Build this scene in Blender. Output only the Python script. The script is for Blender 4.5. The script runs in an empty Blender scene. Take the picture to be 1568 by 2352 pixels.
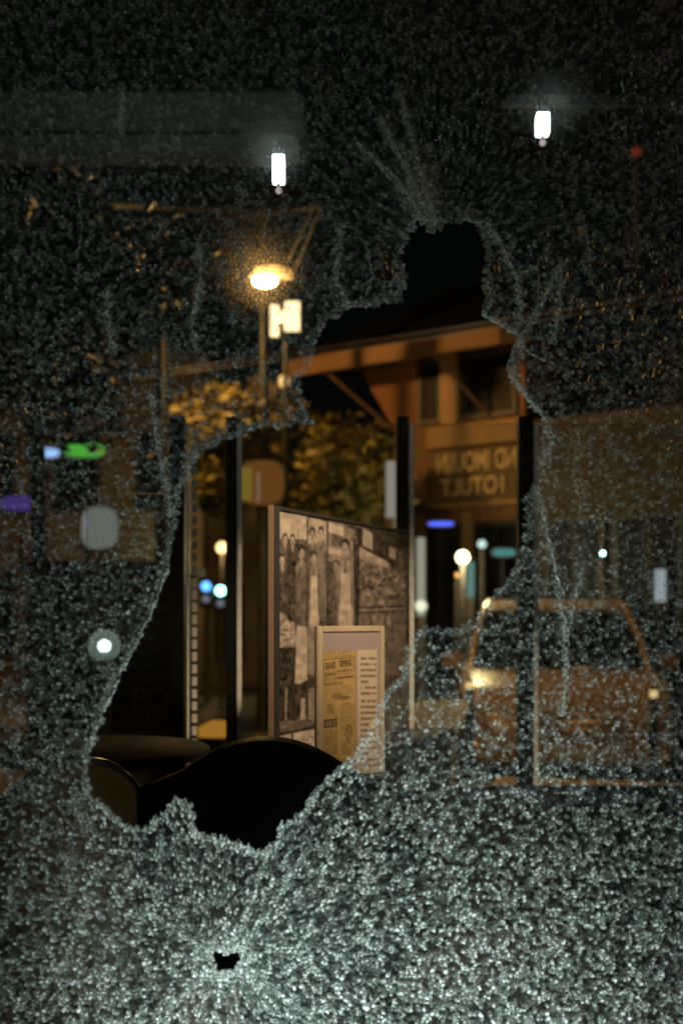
import bpy, bmesh, math, random
import numpy as np
from mathutils import Vector, Matrix

random.seed(7)
rng = np.random.default_rng(7)
R = math.radians
scene = bpy.context.scene
col = scene.collection

# ------------------------------------------------------------------ camera
CAM_H = 1.6
F = 2613.0            # focal length in "design pixels" (design frame 1568 x 2352)
HOR = 1420.0          # row of the horizon in the design frame
cam_d = bpy.data.cameras.new('camera')
cam_d.lens = 40.0
cam_d.sensor_fit = 'VERTICAL'
cam_d.sensor_height = 36.0
cam_d.sensor_width = 24.0
cam_d.shift_y = (HOR - 1176.0) / 2352.0
cam_d.clip_start = 0.05
cam_d.clip_end = 2000
cam_d.dof.use_dof = True
cam_d.dof.focus_distance = 2.36
cam_d.dof.aperture_fstop = 2.45
cam_d.dof.aperture_blades = 9
cam = bpy.data.objects.new('camera', cam_d)
cam.location = (0, 0, CAM_H)
cam.rotation_euler = (R(90), 0, 0)
col.objects.link(cam)
scene.camera = cam

# ------------------------------------------------------------------ night sky, moonlight, exposure
SUN_EL, SUN_AZ = R(3), R(200)
w = bpy.data.worlds.new('World'); scene.world = w; w.use_nodes = True
nt = w.node_tree; nt.nodes.clear()
wo = nt.nodes.new('ShaderNodeOutputWorld'); bg = nt.nodes.new('ShaderNodeBackground')
sk = nt.nodes.new('ShaderNodeTexSky'); sk.sky_type = 'NISHITA'; sk.sun_disc = False
sk.sun_elevation = SUN_EL; sk.sun_rotation = SUN_AZ
bg.inputs['Strength'].default_value = 0.0006
nt.links.new(sk.outputs[0], bg.inputs[0]); nt.links.new(bg.outputs[0], wo.inputs[0])
sd = bpy.data.lights.new('sun', 'SUN'); sd.energy = 0.004; sd.angle = R(0.5); sd.color = (1, .95, .88)
sun = bpy.data.objects.new('sun', sd); col.objects.link(sun)
sun.rotation_euler = (R(60), 0, R(160))
scene.view_settings.view_transform = 'Standard'
scene.view_settings.look = 'None'
scene.view_settings.gamma = 1.0
scene.view_settings.use_curve_mapping = False
scene.view_settings.exposure = 0.0
c = scene.cycles
c.use_denoising = True
c.max_bounces = 10; c.transparent_max_bounces = 40
c.diffuse_bounces = 2; c.glossy_bounces = 3; c.transmission_bounces = 6
c.sample_clamp_indirect = 4.0
c.caustics_reflective = False; c.caustics_refractive = False

# ------------------------------------------------------------------ helpers
def P(x, y, d):
    """a point d metres ahead of the camera that the design pixel (x, y) looks at"""
    return Vector(((x - 784.0) / F * d, d, CAM_H + (HOR - y) / F * d))

class MB:
    def __init__(s): s.v = []; s.f = []; s.m = []
    def add(s, vs, fs, mi=0):
        b = len(s.v); s.v += [tuple(p) for p in vs]
        s.f += [tuple(b + i for i in f) for f in fs]; s.m += [mi] * len(fs); return s
    def box(s, x0, x1, y0, y1, z0, z1, mi=0):
        vs = [(x, y, z) for z in (z0, z1) for y in (y0, y1) for x in (x0, x1)]
        return s.add(vs, [(0,2,3,1),(4,5,7,6),(0,1,5,4),(2,6,7,3),(0,4,6,2),(1,3,7,5)], mi)
    def prism(s, pts, y0, y1, mi=0):
        """polygon in xz, extruded along y"""
        n = len(pts)
        vs = [(x, y0, z) for x, z in pts] + [(x, y1, z) for x, z in pts]
        fs = [tuple(range(n)), tuple(range(2*n-1, n-1, -1))] + [(i, i+n, (i+1) % n + n, (i+1) % n) for i in range(n)]
        return s.add(vs, fs, mi)
    def tube(s, pts, r, n=8, mi=0, cap=True):
        pts = [Vector(p) for p in pts]
        rs = r if isinstance(r, (list, tuple)) else [r] * len(pts)
        vs = []
        for i, p in enumerate(pts):
            t = (pts[min(i+1, len(pts)-1)] - pts[max(i-1, 0)]).normalized()
            a = t.cross(Vector((0, 0, 1)));
            if a.length < 1e-3: a = Vector((1, 0, 0))
            a.normalize(); b = t.cross(a)
            for k in range(n):
                th = 2*math.pi*k/n
                vs.append(p + (a*math.cos(th) + b*math.sin(th)) * rs[i])
        fs = [(i*n+k, i*n+(k+1) % n, (i+1)*n+(k+1) % n, (i+1)*n+k) for i in range(len(pts)-1) for k in range(n)]
        if cap: fs += [tuple(range(n))[::-1], tuple((len(pts)-1)*n + k for k in range(n))]
        return s.add(vs, fs, mi)
    def lathe(s, prof, cx=0, cy=0, n=20, mi=0):
        """profile of (r, z) turned about the vertical"""
        vs = [(cx + r*math.cos(2*math.pi*k/n), cy + r*math.sin(2*math.pi*k/n), z) for r, z in prof for k in range(n)]
        fs = [(i*n+k, i*n+(k+1) % n, (i+1)*n+(k+1) % n, (i+1)*n+k) for i in range(len(prof)-1) for k in range(n)]
        fs += [tuple(range(n))[::-1], tuple((len(prof)-1)*n + k for k in range(n))]
        return s.add(vs, fs, mi)
    def loft(s, rings, mi=0, cap=True):
        n = len(rings[0]); vs = [p for r in rings for p in r]
        fs = [(i*n+k, i*n+(k+1) % n, (i+1)*n+(k+1) % n, (i+1)*n+k) for i in range(len(rings)-1) for k in range(n)]
        if cap: fs += [tuple(range(n))[::-1], tuple((len(rings)-1)*n + k for k in range(n))]
        return s.add(vs, fs, mi)
    def build(s, name, mats, parent=None, smooth=False, bevel=0, kind=None):
        me = bpy.data.meshes.new(name); me.from_pydata(s.v, [], s.f)
        mats = mats if isinstance(mats, (list, tuple)) else [mats]
        for m in mats: me.materials.append(m)
        if any(s.m): me.polygons.foreach_set('material_index', s.m)
        bm = bmesh.new(); bm.from_mesh(me)
        bmesh.ops.recalc_face_normals(bm, faces=bm.faces[:])
        if bevel:
            es = [e for e in bm.edges if len(e.link_faces) == 2 and e.calc_face_angle(0) > 0.6]
            bmesh.ops.bevel(bm, geom=es, offset=bevel, segments=2, affect='EDGES', clamp_overlap=True)
        bm.to_mesh(me); bm.free()
        if smooth:
            me.polygons.foreach_set('use_smooth', [True]*len(me.polygons))
            me.set_sharp_from_angle(angle=R(42))
        o = bpy.data.objects.new(name, me); col.objects.link(o)
        if parent: o.parent = parent
        if kind: o['kind'] = kind
        return o

def tag(o, label, cat, group=None):
    o['label'] = label; o['category'] = cat
    if group: o['group'] = group
    return o
def thing(name, label, cat, loc=(0, 0, 0), rz=0, group=None):
    o = bpy.data.objects.new(name, None); col.objects.link(o)
    o.location = loc; o.rotation_euler = (0, 0, rz); o.empty_display_size = .1
    return tag(o, label, cat, group)
def text_mesh(name, body, size, mat, parent, loc, rot, sx=1.0, depth=0.004, align='CENTER'):
    cu = bpy.data.curves.new(name, 'FONT'); cu.body = body; cu.size = size
    cu.align_x = align; cu.align_y = 'CENTER'; cu.extrude = depth; cu.offset = size*0.012
    t = bpy.data.objects.new(name, cu); col.objects.link(t)
    bpy.context.view_layer.update()
    me = bpy.data.meshes.new_from_object(t.evaluated_get(bpy.context.evaluated_depsgraph_get()))
    bpy.data.objects.remove(t); bpy.data.curves.remove(cu)
    me.name = name; me.materials.clear(); me.materials.append(mat)
    o = bpy.data.objects.new(name, me); col.objects.link(o); o.parent = parent
    o.location = loc; o.rotation_euler = rot; o.scale = (sx, 1, 1)
    return o

# ------------------------------------------------------------------ materials
def mat_new(name):
    m = bpy.data.materials.new(name); m.use_nodes = True
    m.node_tree.nodes.clear()
    return m, m.node_tree, m.node_tree.nodes, m.node_tree.links
def mat(name, base, rough=.6, metal=0, var=.25, scale=6., bump=.0, spec=.5, dark=None):
    m, t, n, l = mat_new(name)
    o = n.new('ShaderNodeOutputMaterial'); p = n.new('ShaderNodeBsdfPrincipled')
    tc = n.new('ShaderNodeTexCoord'); no = n.new('ShaderNodeTexNoise'); no.inputs['Scale'].default_value = scale
    no.inputs['Detail'].default_value = 6; no.inputs['Roughness'].default_value = .65
    l.new(tc.outputs['Object'], no.inputs['Vector'])
    r = n.new('ShaderNodeValToRGB'); b = np.array(base)
    d = np.array(dark) if dark is not None else b*(1-var)
    r.color_ramp.elements[0].color = (*d, 1); r.color_ramp.elements[1].color = (*np.minimum(b*(1+var*.6), 1), 1)
    r.color_ramp.elements[0].position = .3; r.color_ramp.elements[1].position = .7
    l.new(no.outputs['Fac'], r.inputs[0]); l.new(r.outputs[0], p.inputs['Base Color'])
    mr = n.new('ShaderNodeMapRange'); mr.inputs['To Min'].default_value = max(rough-.12, .03); mr.inputs['To Max'].default_value = min(rough+.12, 1)
    l.new(no.outputs['Fac'], mr.inputs[0]); l.new(mr.outputs[0], p.inputs['Roughness'])
    p.inputs['Metallic'].default_value = metal; p.inputs['Specular IOR Level'].default_value = spec
    if bump:
        bu = n.new('ShaderNodeBump'); bu.inputs['Strength'].default_value = bump; bu.inputs['Distance'].default_value = .01
        l.new(no.outputs['Fac'], bu.inputs['Height']); l.new(bu.outputs[0], p.inputs['Normal'])
    l.new(p.outputs[0], o.inputs[0]); return m
def emit(name, colr, strength):
    m, t, n, l = mat_new(name)
    o = n.new('ShaderNodeOutputMaterial'); e = n.new('ShaderNodeEmission')
    e.inputs[0].default_value = (*colr, 1); e.inputs[1].default_value = strength
    l.new(e.outputs[0], o.inputs[0]); return m
def attr_mat(name, attr, rough=.6):
    m, t, n, l = mat_new(name)
    o = n.new('ShaderNodeOutputMaterial'); p = n.new('ShaderNodeBsdfPrincipled')
    a = n.new('ShaderNodeVertexColor'); a.layer_name = attr
    p.inputs['Roughness'].default_value = rough; p.inputs['Specular IOR Level'].default_value = .3
    l.new(a.outputs[0], p.inputs['Base Color']); l.new(p.outputs[0], o.inputs[0]); return m
def pane_glass(name, tint=(.9, .95, .93), refl=.08, rough=.02):
    m, t, n, l = mat_new(name)
    o = n.new('ShaderNodeOutputMaterial'); tr = n.new('ShaderNodeBsdfTransparent'); g = n.new('ShaderNodeBsdfGlossy')
    tr.inputs[0].default_value = (*tint, 1); g.inputs['Roughness'].default_value = rough
    fr = n.new('ShaderNodeFresnel'); fr.inputs[0].default_value = 1.45
    mx = n.new('ShaderNodeMixShader'); mu = n.new('ShaderNodeMath'); mu.operation = 'MULTIPLY'; mu.inputs[1].default_value = refl/.04
    l.new(fr.outputs[0], mu.inputs[0]); l.new(mu.outputs[0], mx.inputs[0])
    l.new(tr.outputs[0], mx.inputs[1]); l.new(g.outputs[0], mx.inputs[2]); l.new(mx.outputs[0], o.inputs[0]); return m

def shard_mat(name, base_k, rand_k, crush_k, refr, tint, gloss=.035):
    """tempered glass fragment: clear, with crazed crack surfaces that scatter light"""
    m, t, n, l = mat_new(name)
    o = n.new('ShaderNodeOutputMaterial')
    a = n.new('ShaderNodeAttribute'); a.attribute_name = 'grain'
    cr = n.new('ShaderNodeAttribute'); cr.attribute_name = 'crush'
    tc = n.new('ShaderNodeTexCoord'); no = n.new('ShaderNodeTexNoise')
    no.inputs['Scale'].default_value = 285; no.inputs['Detail'].default_value = 3; no.inputs['Roughness'].default_value = .7
    l.new(tc.outputs['Object'], no.inputs['Vector'])
    def math_(op, x, y):
        q = n.new('ShaderNodeMath'); q.operation = op
        for i, v in enumerate((x, y)):
            if isinstance(v, (int, float)): q.inputs[i].default_value = v
            else: l.new(v, q.inputs[i])
        return q.outputs[0]
    g2 = math_('POWER', a.outputs['Fac'], 2.0)
    nz = n.new('ShaderNodeMapRange'); nz.inputs['From Min'].default_value = .49; nz.inputs['From Max'].default_value = .59
    nz.inputs['To Min'].default_value = .02; nz.inputs['To Max'].default_value = 1.6
    l.new(no.outputs['Fac'], nz.inputs[0])
    k = math_('ADD', math_('ADD', math_('MULTIPLY', g2, rand_k), base_k), math_('MULTIPLY', cr.outputs['Fac'], crush_k))
    k = math_('MINIMUM', math_('MULTIPLY', k, nz.outputs[0]), .78)
    tr = n.new('ShaderNodeBsdfTransparent'); tr.inputs[0].default_value = (.96, .985, .975, 1)
    clear = tr.outputs[0]
    if refr:
        rf = n.new('ShaderNodeBsdfRefraction'); rf.inputs['IOR'].default_value = 1.025; rf.inputs['Roughness'].default_value = .9
        rf.inputs[0].default_value = (.95, .97, .96, 1)
        mx = n.new('ShaderNodeMixShader'); mx.inputs[0].default_value = refr
        l.new(clear, mx.inputs[1]); l.new(rf.outputs[0], mx.inputs[2]); clear = mx.outputs[0]
    df = n.new('ShaderNodeBsdfDiffuse'); df.inputs[0].default_value = (*tint, 1)
    tl = n.new('ShaderNodeBsdfTranslucent'); tl.inputs[0].default_value = (*tint, 1)
    sc = n.new('ShaderNodeMixShader'); sc.inputs[0].default_value = .26
    l.new(df.outputs[0], sc.inputs[1]); l.new(tl.outputs[0], sc.inputs[2])
    m1 = n.new('ShaderNodeMixShader'); l.new(k, m1.inputs[0]); l.new(clear, m1.inputs[1]); l.new(sc.outputs[0], m1.inputs[2])
    gl = n.new('ShaderNodeBsdfGlossy'); gl.inputs['Roughness'].default_value = .2; gl.inputs[0].default_value = (.9, .97, .95, 1)
    m2 = n.new('ShaderNodeMixShader'); m2.inputs[0].default_value = gloss
    l.new(m1.outputs[0], m2.inputs[1]); l.new(gl.outputs[0], m2.inputs[2]); l.new(m2.outputs[0], o.inputs[0])
    return m

M = dict(
    asphalt=mat('asphalt', (.045, .045, .047), .75, var=.35, scale=3, bump=.2),
    paving=mat('paving', (.22, .21, .20), .7, var=.25, scale=4, bump=.2),
    kerb=mat('kerb_stone', (.28, .27, .25), .7, bump=.2),
    floor=mat('dark_floor', (.05, .045, .04), .45, scale=5),
    alu=mat('aluminium', (.45, .46, .47), .35, metal=.9, var=.1),
    black=mat('black_metal', (.012, .012, .013), .45, var=.2, spec=.3),
    blackleather=mat('black_upholstery', (.006, .006, .007), .55, var=.3, scale=30, bump=.15, spec=.25),
    tan=mat('tan_leather', (.48, .26, .10), .38, var=.35, scale=14, bump=.15),
    tabletop=mat('grey_table_top', (.04, .036, .03), .8, spec=.02, var=.4, scale=9),
    darkwood=mat('dark_stained_board', (.055, .038, .025), .55, var=.45, scale=8, bump=.2),
    plinth=mat('plinth_paint', (.03, .028, .027), .6),
    frame_edge=mat('board_edge_wood', (.28, .20, .14), .55, var=.2, scale=20),
    frame_dark=mat('board_side_dark', (.05, .05, .052), .5),
    cream=mat('cream_frame', (.55, .47, .36), .5, var=.12, scale=12),
    mat_board=mat('mauve_mat_board', (.36, .31, .31), .8, var=.06),
    glass=pane_glass('clear_glass'),
    picture_glass=pane_glass('picture_glass', (.97, .97, .97), .04, .04),
    glass_edge=mat('ground_glass_edge', (.86, .88, .86), .3, var=.2, scale=40),
    dot=mat('frosted_dot', (.62, .64, .62), .6, var=.2, scale=60),
    concrete=mat('concrete_beam', (.30, .29, .27), .8, var=.3, scale=3, bump=.3),
    joint=mat('dark_joint', (.03, .03, .03), .9),  # dark grey of the joint between the beam courses
    brick=mat('weathered_render_brick', (.22, .10, .04), .85, var=.35, scale=2.5, bump=.3),
    fascia=mat('painted_timber_fascia', (.30, .17, .065), .6, var=.25, scale=4),
    wallbrown=mat('brown_rendered_wall', (.25, .20, .14), .85, var=.3, scale=1.5, bump=.3),
    wallgrey=mat('grey_rendered_wall', (.22, .20, .18), .85, var=.3, scale=1.2, bump=.3),
    roof=mat('slate_roof', (.008, .008, .009), .9, spec=.05),
    winframe=mat('dark_window_frame', (.03, .03, .03), .5),
    darkpane=mat('unlit_window_glass', (.006, .007, .008), .45, var=.1, spec=.12),
    letter=mat('sign_lettering', (.62, .42, .20), .5, var=.1),
    signdark=mat('sign_board_brown', (.12, .065, .028), .6),
    bark=mat('bark', (.06, .045, .03), .9, bump=.4, scale=20),
    leaf=mat('yellowing_leaf', (.26, .19, .03), .6, var=.5, scale=3, dark=(.05, .06, .015)),
    leafdark=mat('green_leaf', (.035, .06, .02), .6, var=.5, scale=3),
    carpaint=mat('bronze_car_paint', (.60, .38, .18), .33, metal=.35, var=.1, spec=.6),
    carglass=mat('tinted_car_glass', (.008, .009, .01), .06, var=.1, spec=.6),
    rubber=mat('tyre_rubber', (.012, .012, .012), .8),
    chrome=mat('chrome', (.6, .58, .55), .2, metal=1, var=.05),
    headlamp=mat('headlamp_lens', (.6, .6, .58), .1, var=.1),
    plank=mat('warm_timber', (.42, .26, .13), .6, var=.35, scale=10, bump=.2),
    steel=mat('galvanised_steel', (.3, .3, .31), .45, metal=.8),
    lamphead=mat('lamp_housing', (.12, .11, .10), .5),
)
M['shard'] = shard_mat('shattered_glass_face', .004, .62, .60, .011, (.79, .85, .83), .014)
M['crack'] = shard_mat('crack_surface', .008, .17, .42, 0, (.79, .85, .83), .008)

# ------------------------------------------------------------------ setting: ground
def structure(o): o['kind'] = 'structure'; return o
structure(MB().box(-150, 150, -60, 300, -.3, 0).build('road', M['asphalt']))
structure(MB().box(-30, 30, -3.5, 1.62, .004, .12).build('pavement', M['paving'], bevel=.01))
structure(MB().box(-30, 30, 16.6, 21.5, .004, .13).build('far_pavement', M['paving'], bevel=.01))
structure(MB().box(-2.6, 2.6, 1.94, 4.35, .004, .5).build('floor', M['floor']))
WIN_Y = 1.8
structure(MB().box(-2.6, 2.6, 1.64, 1.92, .004, .62).build('window_sill_wall', M['concrete'], bevel=.01))

# ------------------------------------------------------------------ the shattered window
HOLE = [(948,520),(962,508),(985,530),(1012,524),(1030,512),(1062,507),(1098,516),(1112,545),(1116,590),(1108,640),
        (1112,690),(1108,724),(1150,748),(1192,772),(1188,800),(1163,846),(1186,890),(1222,932),(1250,962),(1243,1000),
        (1238,1050),(1234,1100),(1200,1148),(1206,1200),(1196,1262),(1172,1322),(1130,1368),(1092,1420),(1042,1448),(985,1436),(955,1448),
        (934,1486),(915,1560),(880,1592),(862,1640),(836,1690),(818,1728),(792,1748),(760,1780),(716,1816),(700,1856),(668,1880),
        (640,1900),(626,1938),(596,1950),(560,1944),(520,1926),(480,1922),(450,1908),(444,1872),(440,1846),(416,1834),(398,1834),
        (382,1858),(352,1878),(330,1902),(298,1896),(270,1880),(244,1854),(214,1830),(200,1790),(204,1730),(224,1690),(240,1636),
        (262,1580),(300,1502),(344,1420),(386,1308),(402,1230),(416,1140),(446,1064),(470,1040),(512,1010),(560,1002),(604,978),(640,990),(676,972),(722,984),(704,930),(684,888),(704,852),(722,822),
        (730,778),(752,738),(800,712),(860,700),(922,692),(936,640),(918,592),(936,556)]
SMALL = [(497,2212),(506,2200),(524,2199),(546,2192),(545,2206),(532,2222),(514,2228),(500,2224)]
def pix(p): return (p[0]/WIN_Y*F + 784.0, HOR - (p[1] - CAM_H)/WIN_Y*F)
def world2(x, y): return ((x-784.0)/F*WIN_Y, CAM_H + (HOR-y)/F*WIN_Y)
HOLE_W = [world2(*q) for q in HOLE]; SMALL_W = [world2(*q) for q in SMALL]
def inside(poly, x, y):
    r = False; j = len(poly)-1
    for i in range(len(poly)):
        xi, yi = poly[i]; xj, yj = poly[j]
        if (yi > y) != (yj > y) and x < (xj-xi)*(y-yi)/(yj-yi)+xi: r = not r
        j = i
    return r
def dist_poly(poly, x, y):
    a = np.array(poly); b = np.roll(a, -1, 0); p = np.array((x, y)); ab = b-a
    t = np.clip(((p-a)*ab).sum(1)/np.maximum((ab**2).sum(1), 1e-12), 0, 1)
    return np.sqrt((((a+ab*t[:, None])-p)**2).sum(1).min())
def dist_line(pl, x, y):
    a = np.array(pl[:-1], float); b = np.array(pl[1:], float); p = np.array((x, y)); ab = b-a
    t = np.clip(((p-a)*ab).sum(1)/np.maximum((ab**2).sum(1), 1e-12), 0, 1)
    return np.sqrt((((a+ab*t[:, None])-p)**2).sum(1).min())
VEINS = [[(455,560),(462,640),(440,740),(452,800)],[(345,900),(362,1010),(380,1100),(392,1180)],[(248,660),(244,740),(262,800)],
         [(1118,512),(1150,560),(1186,640),(1196,700),(1186,770)],[(1286,600),(1284,690),(1272,780)],[(1236,1120),(1258,1230),(1284,1350),(1296,1450),(1302,1560),(1290,1640)],
         [(1250,962),(1270,1010),(1244,1060)],[(925,330),(940,420),(968,520)],[(965,380),(985,460),(1000,520)],[(280,200),(276,300)],[(130,2240),(210,2070)],[(780,520),(770,640),(800,700)],[(548,560),(560,660)],[(985,500),(930,380),(870,270)],[(992,500),(955,360),(915,200)],[(975,505),(900,400),(820,330)],[(1108,724),(1192,772),(1163,846),(1250,962)],
         [(1188,790),(1240,700),(1282,610)],[(1300,1460),(1340,1300)],[(620,1950),(575,2080),(530,2190)],[(560,2180),(700,1960)],[(480,2235),(380,2330)],[(560,2240),(720,2345)],[(470,2190),(330,2090)]]
P0 = (520, 2212); P1 = (1000, 560)
def stretch(px, py):
    """direction and amount the fragments are drawn out in, about the two blows"""
    dx, dy = px-P0[0], py-P0[1]; r = math.hypot(dx, dy)+1e-6
    s0 = .8*math.exp(-(r/520)**2)*(1.2 if dy < 0 else .7)*(1-math.exp(-(r/70)**2))
    ex, ey = px-P1[0], py-P1[1]; q = math.hypot(ex, ey)+1e-6
    s1 = 1.4*math.exp(-(q/330)**2) if ey < 0 else .2*math.exp(-(q/330)**2)
    if s0 > s1: return dx/r, -dy/r, 1+s0
    return ex/q, -ey/q, 1+s1

def make_sites():
    S = 0.0076
    x0, x1, z0, z1 = -.64, .64, .88, 2.68
    pts = []
    rows = int((z1-z0)/(S*.87)); cols = int((x1-x0)/S)
    for j in range(rows):
        for i in range(cols):
            pts.append((x0+(i+.5*(j % 2)+random.uniform(-.42, .42))*S, z0+(j+random.uniform(-.42, .42))*S*.87, S))
    C = .034
    for j in range(int(2.3/(C*.87))):
        for i in range(int(2.6/C)):
            x = -1.3+(i+.5*(j % 2)+random.uniform(-.4, .4))*C; z = .66+(j+random.uniform(-.4, .4))*C*.87
            if x0-.012 < x < x1+.012 and z0-.012 < z < z1+.012: continue
            pts.append((x, z, C))
    return pts
def clip(poly, nx, ny, d):
    out = []; n = len(poly)
    ds = [p[0]*nx+p[1]*ny-d for p in poly]
    for i in range(n):
        a, b = poly[i-1], poly[i]; da, db = ds[i-1], ds[i]
        if (da <= 0) != (db <= 0):
            t = da/(da-db); out.append((a[0]+(b[0]-a[0])*t, a[1]+(b[1]-a[1])*t))
        if db <= 0: out.append(b)
    return out
def cells():
    pts = make_sites()
    G = .036; grid = {}
    for i, (x, z, s) in enumerate(pts): grid.setdefault((int(x//G), int(z//G)), []).append(i)
    mets = []
    for x, z, s in pts:
        px, py = pix((x, z)); ux, uy, k = stretch(px, py)
        a = 1/(k*k)            # shorter metric along the stretch
        mets.append((uy*uy+ux*ux*a, (a-1)*ux*uy, ux*ux+uy*uy*a))
    res = []
    for i, (x, z, s) in enumerate(pts):
        px, py = pix((x, z))
        if s < .02 and inside(HOLE_W, x, z) and dist_poly(HOLE_W, x, z) > .02: continue
        gx, gz = int(x//G), int(z//G); rad = 2.7*s; nb = []
        for aa in (-1, 0, 1):
            for bb in (-1, 0, 1):
                for j in grid.get((gx+aa, gz+bb), ()):
                    if j != i:
                        qx, qz, _ = pts[j]; d2 = (qx-x)**2+(qz-z)**2
                        if d2 < rad*rad: nb.append((d2, j))
        nb.sort()
        h = 1.7*s; poly = [(-h, -h), (h, -h), (h, h), (-h, h)]
        m = mets[i]
        for d2, j in nb[:26]:
            qx, qz, _ = pts[j]; vx, vz = qx-x, qz-z; mj = mets[j]
            A, B, D = (m[0]+mj[0])*.5, (m[1]+mj[1])*.5, (m[2]+mj[2])*.5
            nx, ny = A*vx+B*vz, B*vx+D*vz; L = math.hypot(nx, ny)
            d = .5*(vx*nx+vz*ny)/L - .00022
            if d <= 0: continue
            poly = clip(poly, nx/L, ny/L, d)
            if len(poly) < 3: break
        if len(poly) < 3: continue
        cx = sum(p[0] for p in poly)/len(poly); cz = sum(p[1] for p in poly)/len(poly)
        if inside(HOLE_W, x+cx, z+cz) or (s < .02 and 470 < px < 570 and 2170 < py < 2250 and (dist_poly(SMALL_W, x+cx, z+cz) < .002 or any(inside(SMALL_W, x+p[0], z+p[1]) for p in poly+[(cx, cz)]))): continue
        ar = .5*abs(sum(poly[k-1][0]*poly[k][1]-poly[k][0]*poly[k-1][1] for k in range(len(poly))))
        if ar < 4e-6: continue
        # drop vertices that nearly coincide
        q = []
        for p in poly:
            if not q or math.hypot(p[0]-q[-1][0], p[1]-q[-1][1]) > .0005: q.append(p)
        if len(q) > 2 and math.hypot(q[0][0]-q[-1][0], q[0][1]-q[-1][1]) < .0005: q.pop()
        if len(q) < 3: continue
        res.append((x, z, q, ar, s))
    return res
def seg_dist(pl, X, Y, closed=False):
    q = [np.array(v, float) for v in pl]+([np.array(pl[0], float)] if closed else [])
    best = np.full(X.shape, 1e9)
    for a, b in zip(q[:-1], q[1:]):
        ab = b-a; t = np.clip(((X-a[0])*ab[0]+(Y-a[1])*ab[1])/max(ab@ab, 1e-12), 0, 1)
        best = np.minimum(best, np.hypot(X-a[0]-ab[0]*t, Y-a[1]-ab[1]*t))
    return best
def crush_all(px, py):
    r0 = np.hypot(px-P0[0], py-P0[1])
    k = .85*np.exp(-(r0/48)**2)+.04*np.exp(-(r0/300)**2)
    k += 1.2*np.exp(-(((px-965)-(py-450)*.16)/34)**2)*np.exp(-((py-450)/70)**2)
    for v in VEINS: k += (.95 if v[0][1] < 1700 else .30)*np.exp(-(seg_dist(v, px, py)/6.5)**2)
    de = seg_dist(HOLE, px, py, True)/F*WIN_Y
    k += np.where(de < .012, .42*np.where(py > 1480, 1, .7), 0)
    return np.minimum(k, 1.2)
def bulge(x, z): return .006*math.sin(2.3*x+1.1)*math.sin(1.9*z) + .003*math.sin(7*x+3*z)
def shard_geo(x, z, q, ar, s):
    """closed prism with a ground front edge; returns verts (local to x,z), faces, material ids"""
    n = len(q); cx = sum(p[0] for p in q)/n; cz = sum(p[1] for p in q)/n
    ins = max(.55, 1-.0026/math.sqrt(ar)*.5)
    tx, tz = random.gauss(0, .08), random.gauss(0, .08); y0 = bulge(x, z)+random.gauss(0, .0005)
    T = .008
    def pt(p, k, y):
        a, b = cx+(p[0]-cx)*k, cz+(p[1]-cz)*k
        return (a, y0+y+tx*a+tz*b, b)
    vs = [pt(p, ins, 0) for p in q]+[pt(p, 1, .0013) for p in q]+[pt(p, .97, T) for p in q]
    fs = [tuple(range(n))]; ms = [0]   # front face, then ground edge and crack faces
    for k in range(n):
        j = (k+1) % n
        fs.append((k, k+n, j+n, j)); ms.append(1)
        fs.append((k+n, k+2*n, j+2*n, j+n)); ms.append(1)
    fs.append(tuple(range(3*n-1, 2*n-1, -1))); ms.append(1)
    return vs, fs, ms
def shard_mesh(name, V, Fc, Mi, grain, crush):
    me = bpy.data.meshes.new(name); me.from_pydata(V, [], Fc)
    me.materials.append(M['shard']); me.materials.append(M['crack'])
    me.polygons.foreach_set('material_index', Mi)
    for nm, dat in (('grain', grain), ('crush', crush)):
        a = me.attributes.new(nm, 'FLOAT', 'FACE'); a.data.foreach_set('value', dat)
    return me

window = thing('shattered_window', 'shattered tempered glass window with large jagged hole, crazed all over', 'window', (0, WIN_Y, .62))
cl = cells()
order = sorted(range(len(cl)), key=lambda i: -cl[i][3])
pick = set()
for i in order:
    x, z, q, ar, s = cl[i]; px, py = pix((x, z))
    if s < .02 and 0 < px < 1568 and 0 < py < 2352: pick.add(i)
    if len(pick) == 300: break
V, Fc, Mi, GR, CR = [], [], [], [], []
CK = crush_all(np.array([pix(q[:2])[0] for q in cl]), np.array([pix(q[:2])[1] for q in cl]))
for i, (x, z, q, ar, s) in enumerate(cl):
    vs, fs, ms = shard_geo(x, z, q, ar, s)
    px, py = pix((x, z)); g = random.random(); k = float(CK[i])
    if i in pick:
        me = shard_mesh('glass_fragment', vs, fs, ms, [g]*len(fs), [k]*len(fs))
        o = bpy.data.objects.new('glass_fragment', me); col.objects.link(o); o.parent = window; o.location = (x, 0, z-.62)
    else:
        b = len(V); V += [(a+x, y, c_+z-.62) for a, y, c_ in vs]
        Fc += [tuple(b+t for t in f) for f in fs]; Mi += ms; GR += [g]*len(fs); CR += [k]*len(fs)
me = shard_mesh('glass_fragments', V, Fc, Mi, GR, CR)
o = bpy.data.objects.new('glass_fragments', me); col.objects.link(o); o.parent = window; o['kind'] = 'stuff'
for nm, (a, b, z0, z1) in dict(side=(-1.37, -1.3, 0, 2.4), side2=(1.3, 1.37, 0, 2.4)).items():
    MB().box(a, b, -.035, .045, z0, z1).build('frame_upright', M['alu'], window, bevel=.004)
for z0, z1 in ((0.002, .045), (2.33, 2.4)):
    MB().box(-1.298, 1.298, -.034, .044, z0, z1).build('frame_rail', M['alu'], window, bevel=.004)

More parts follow.
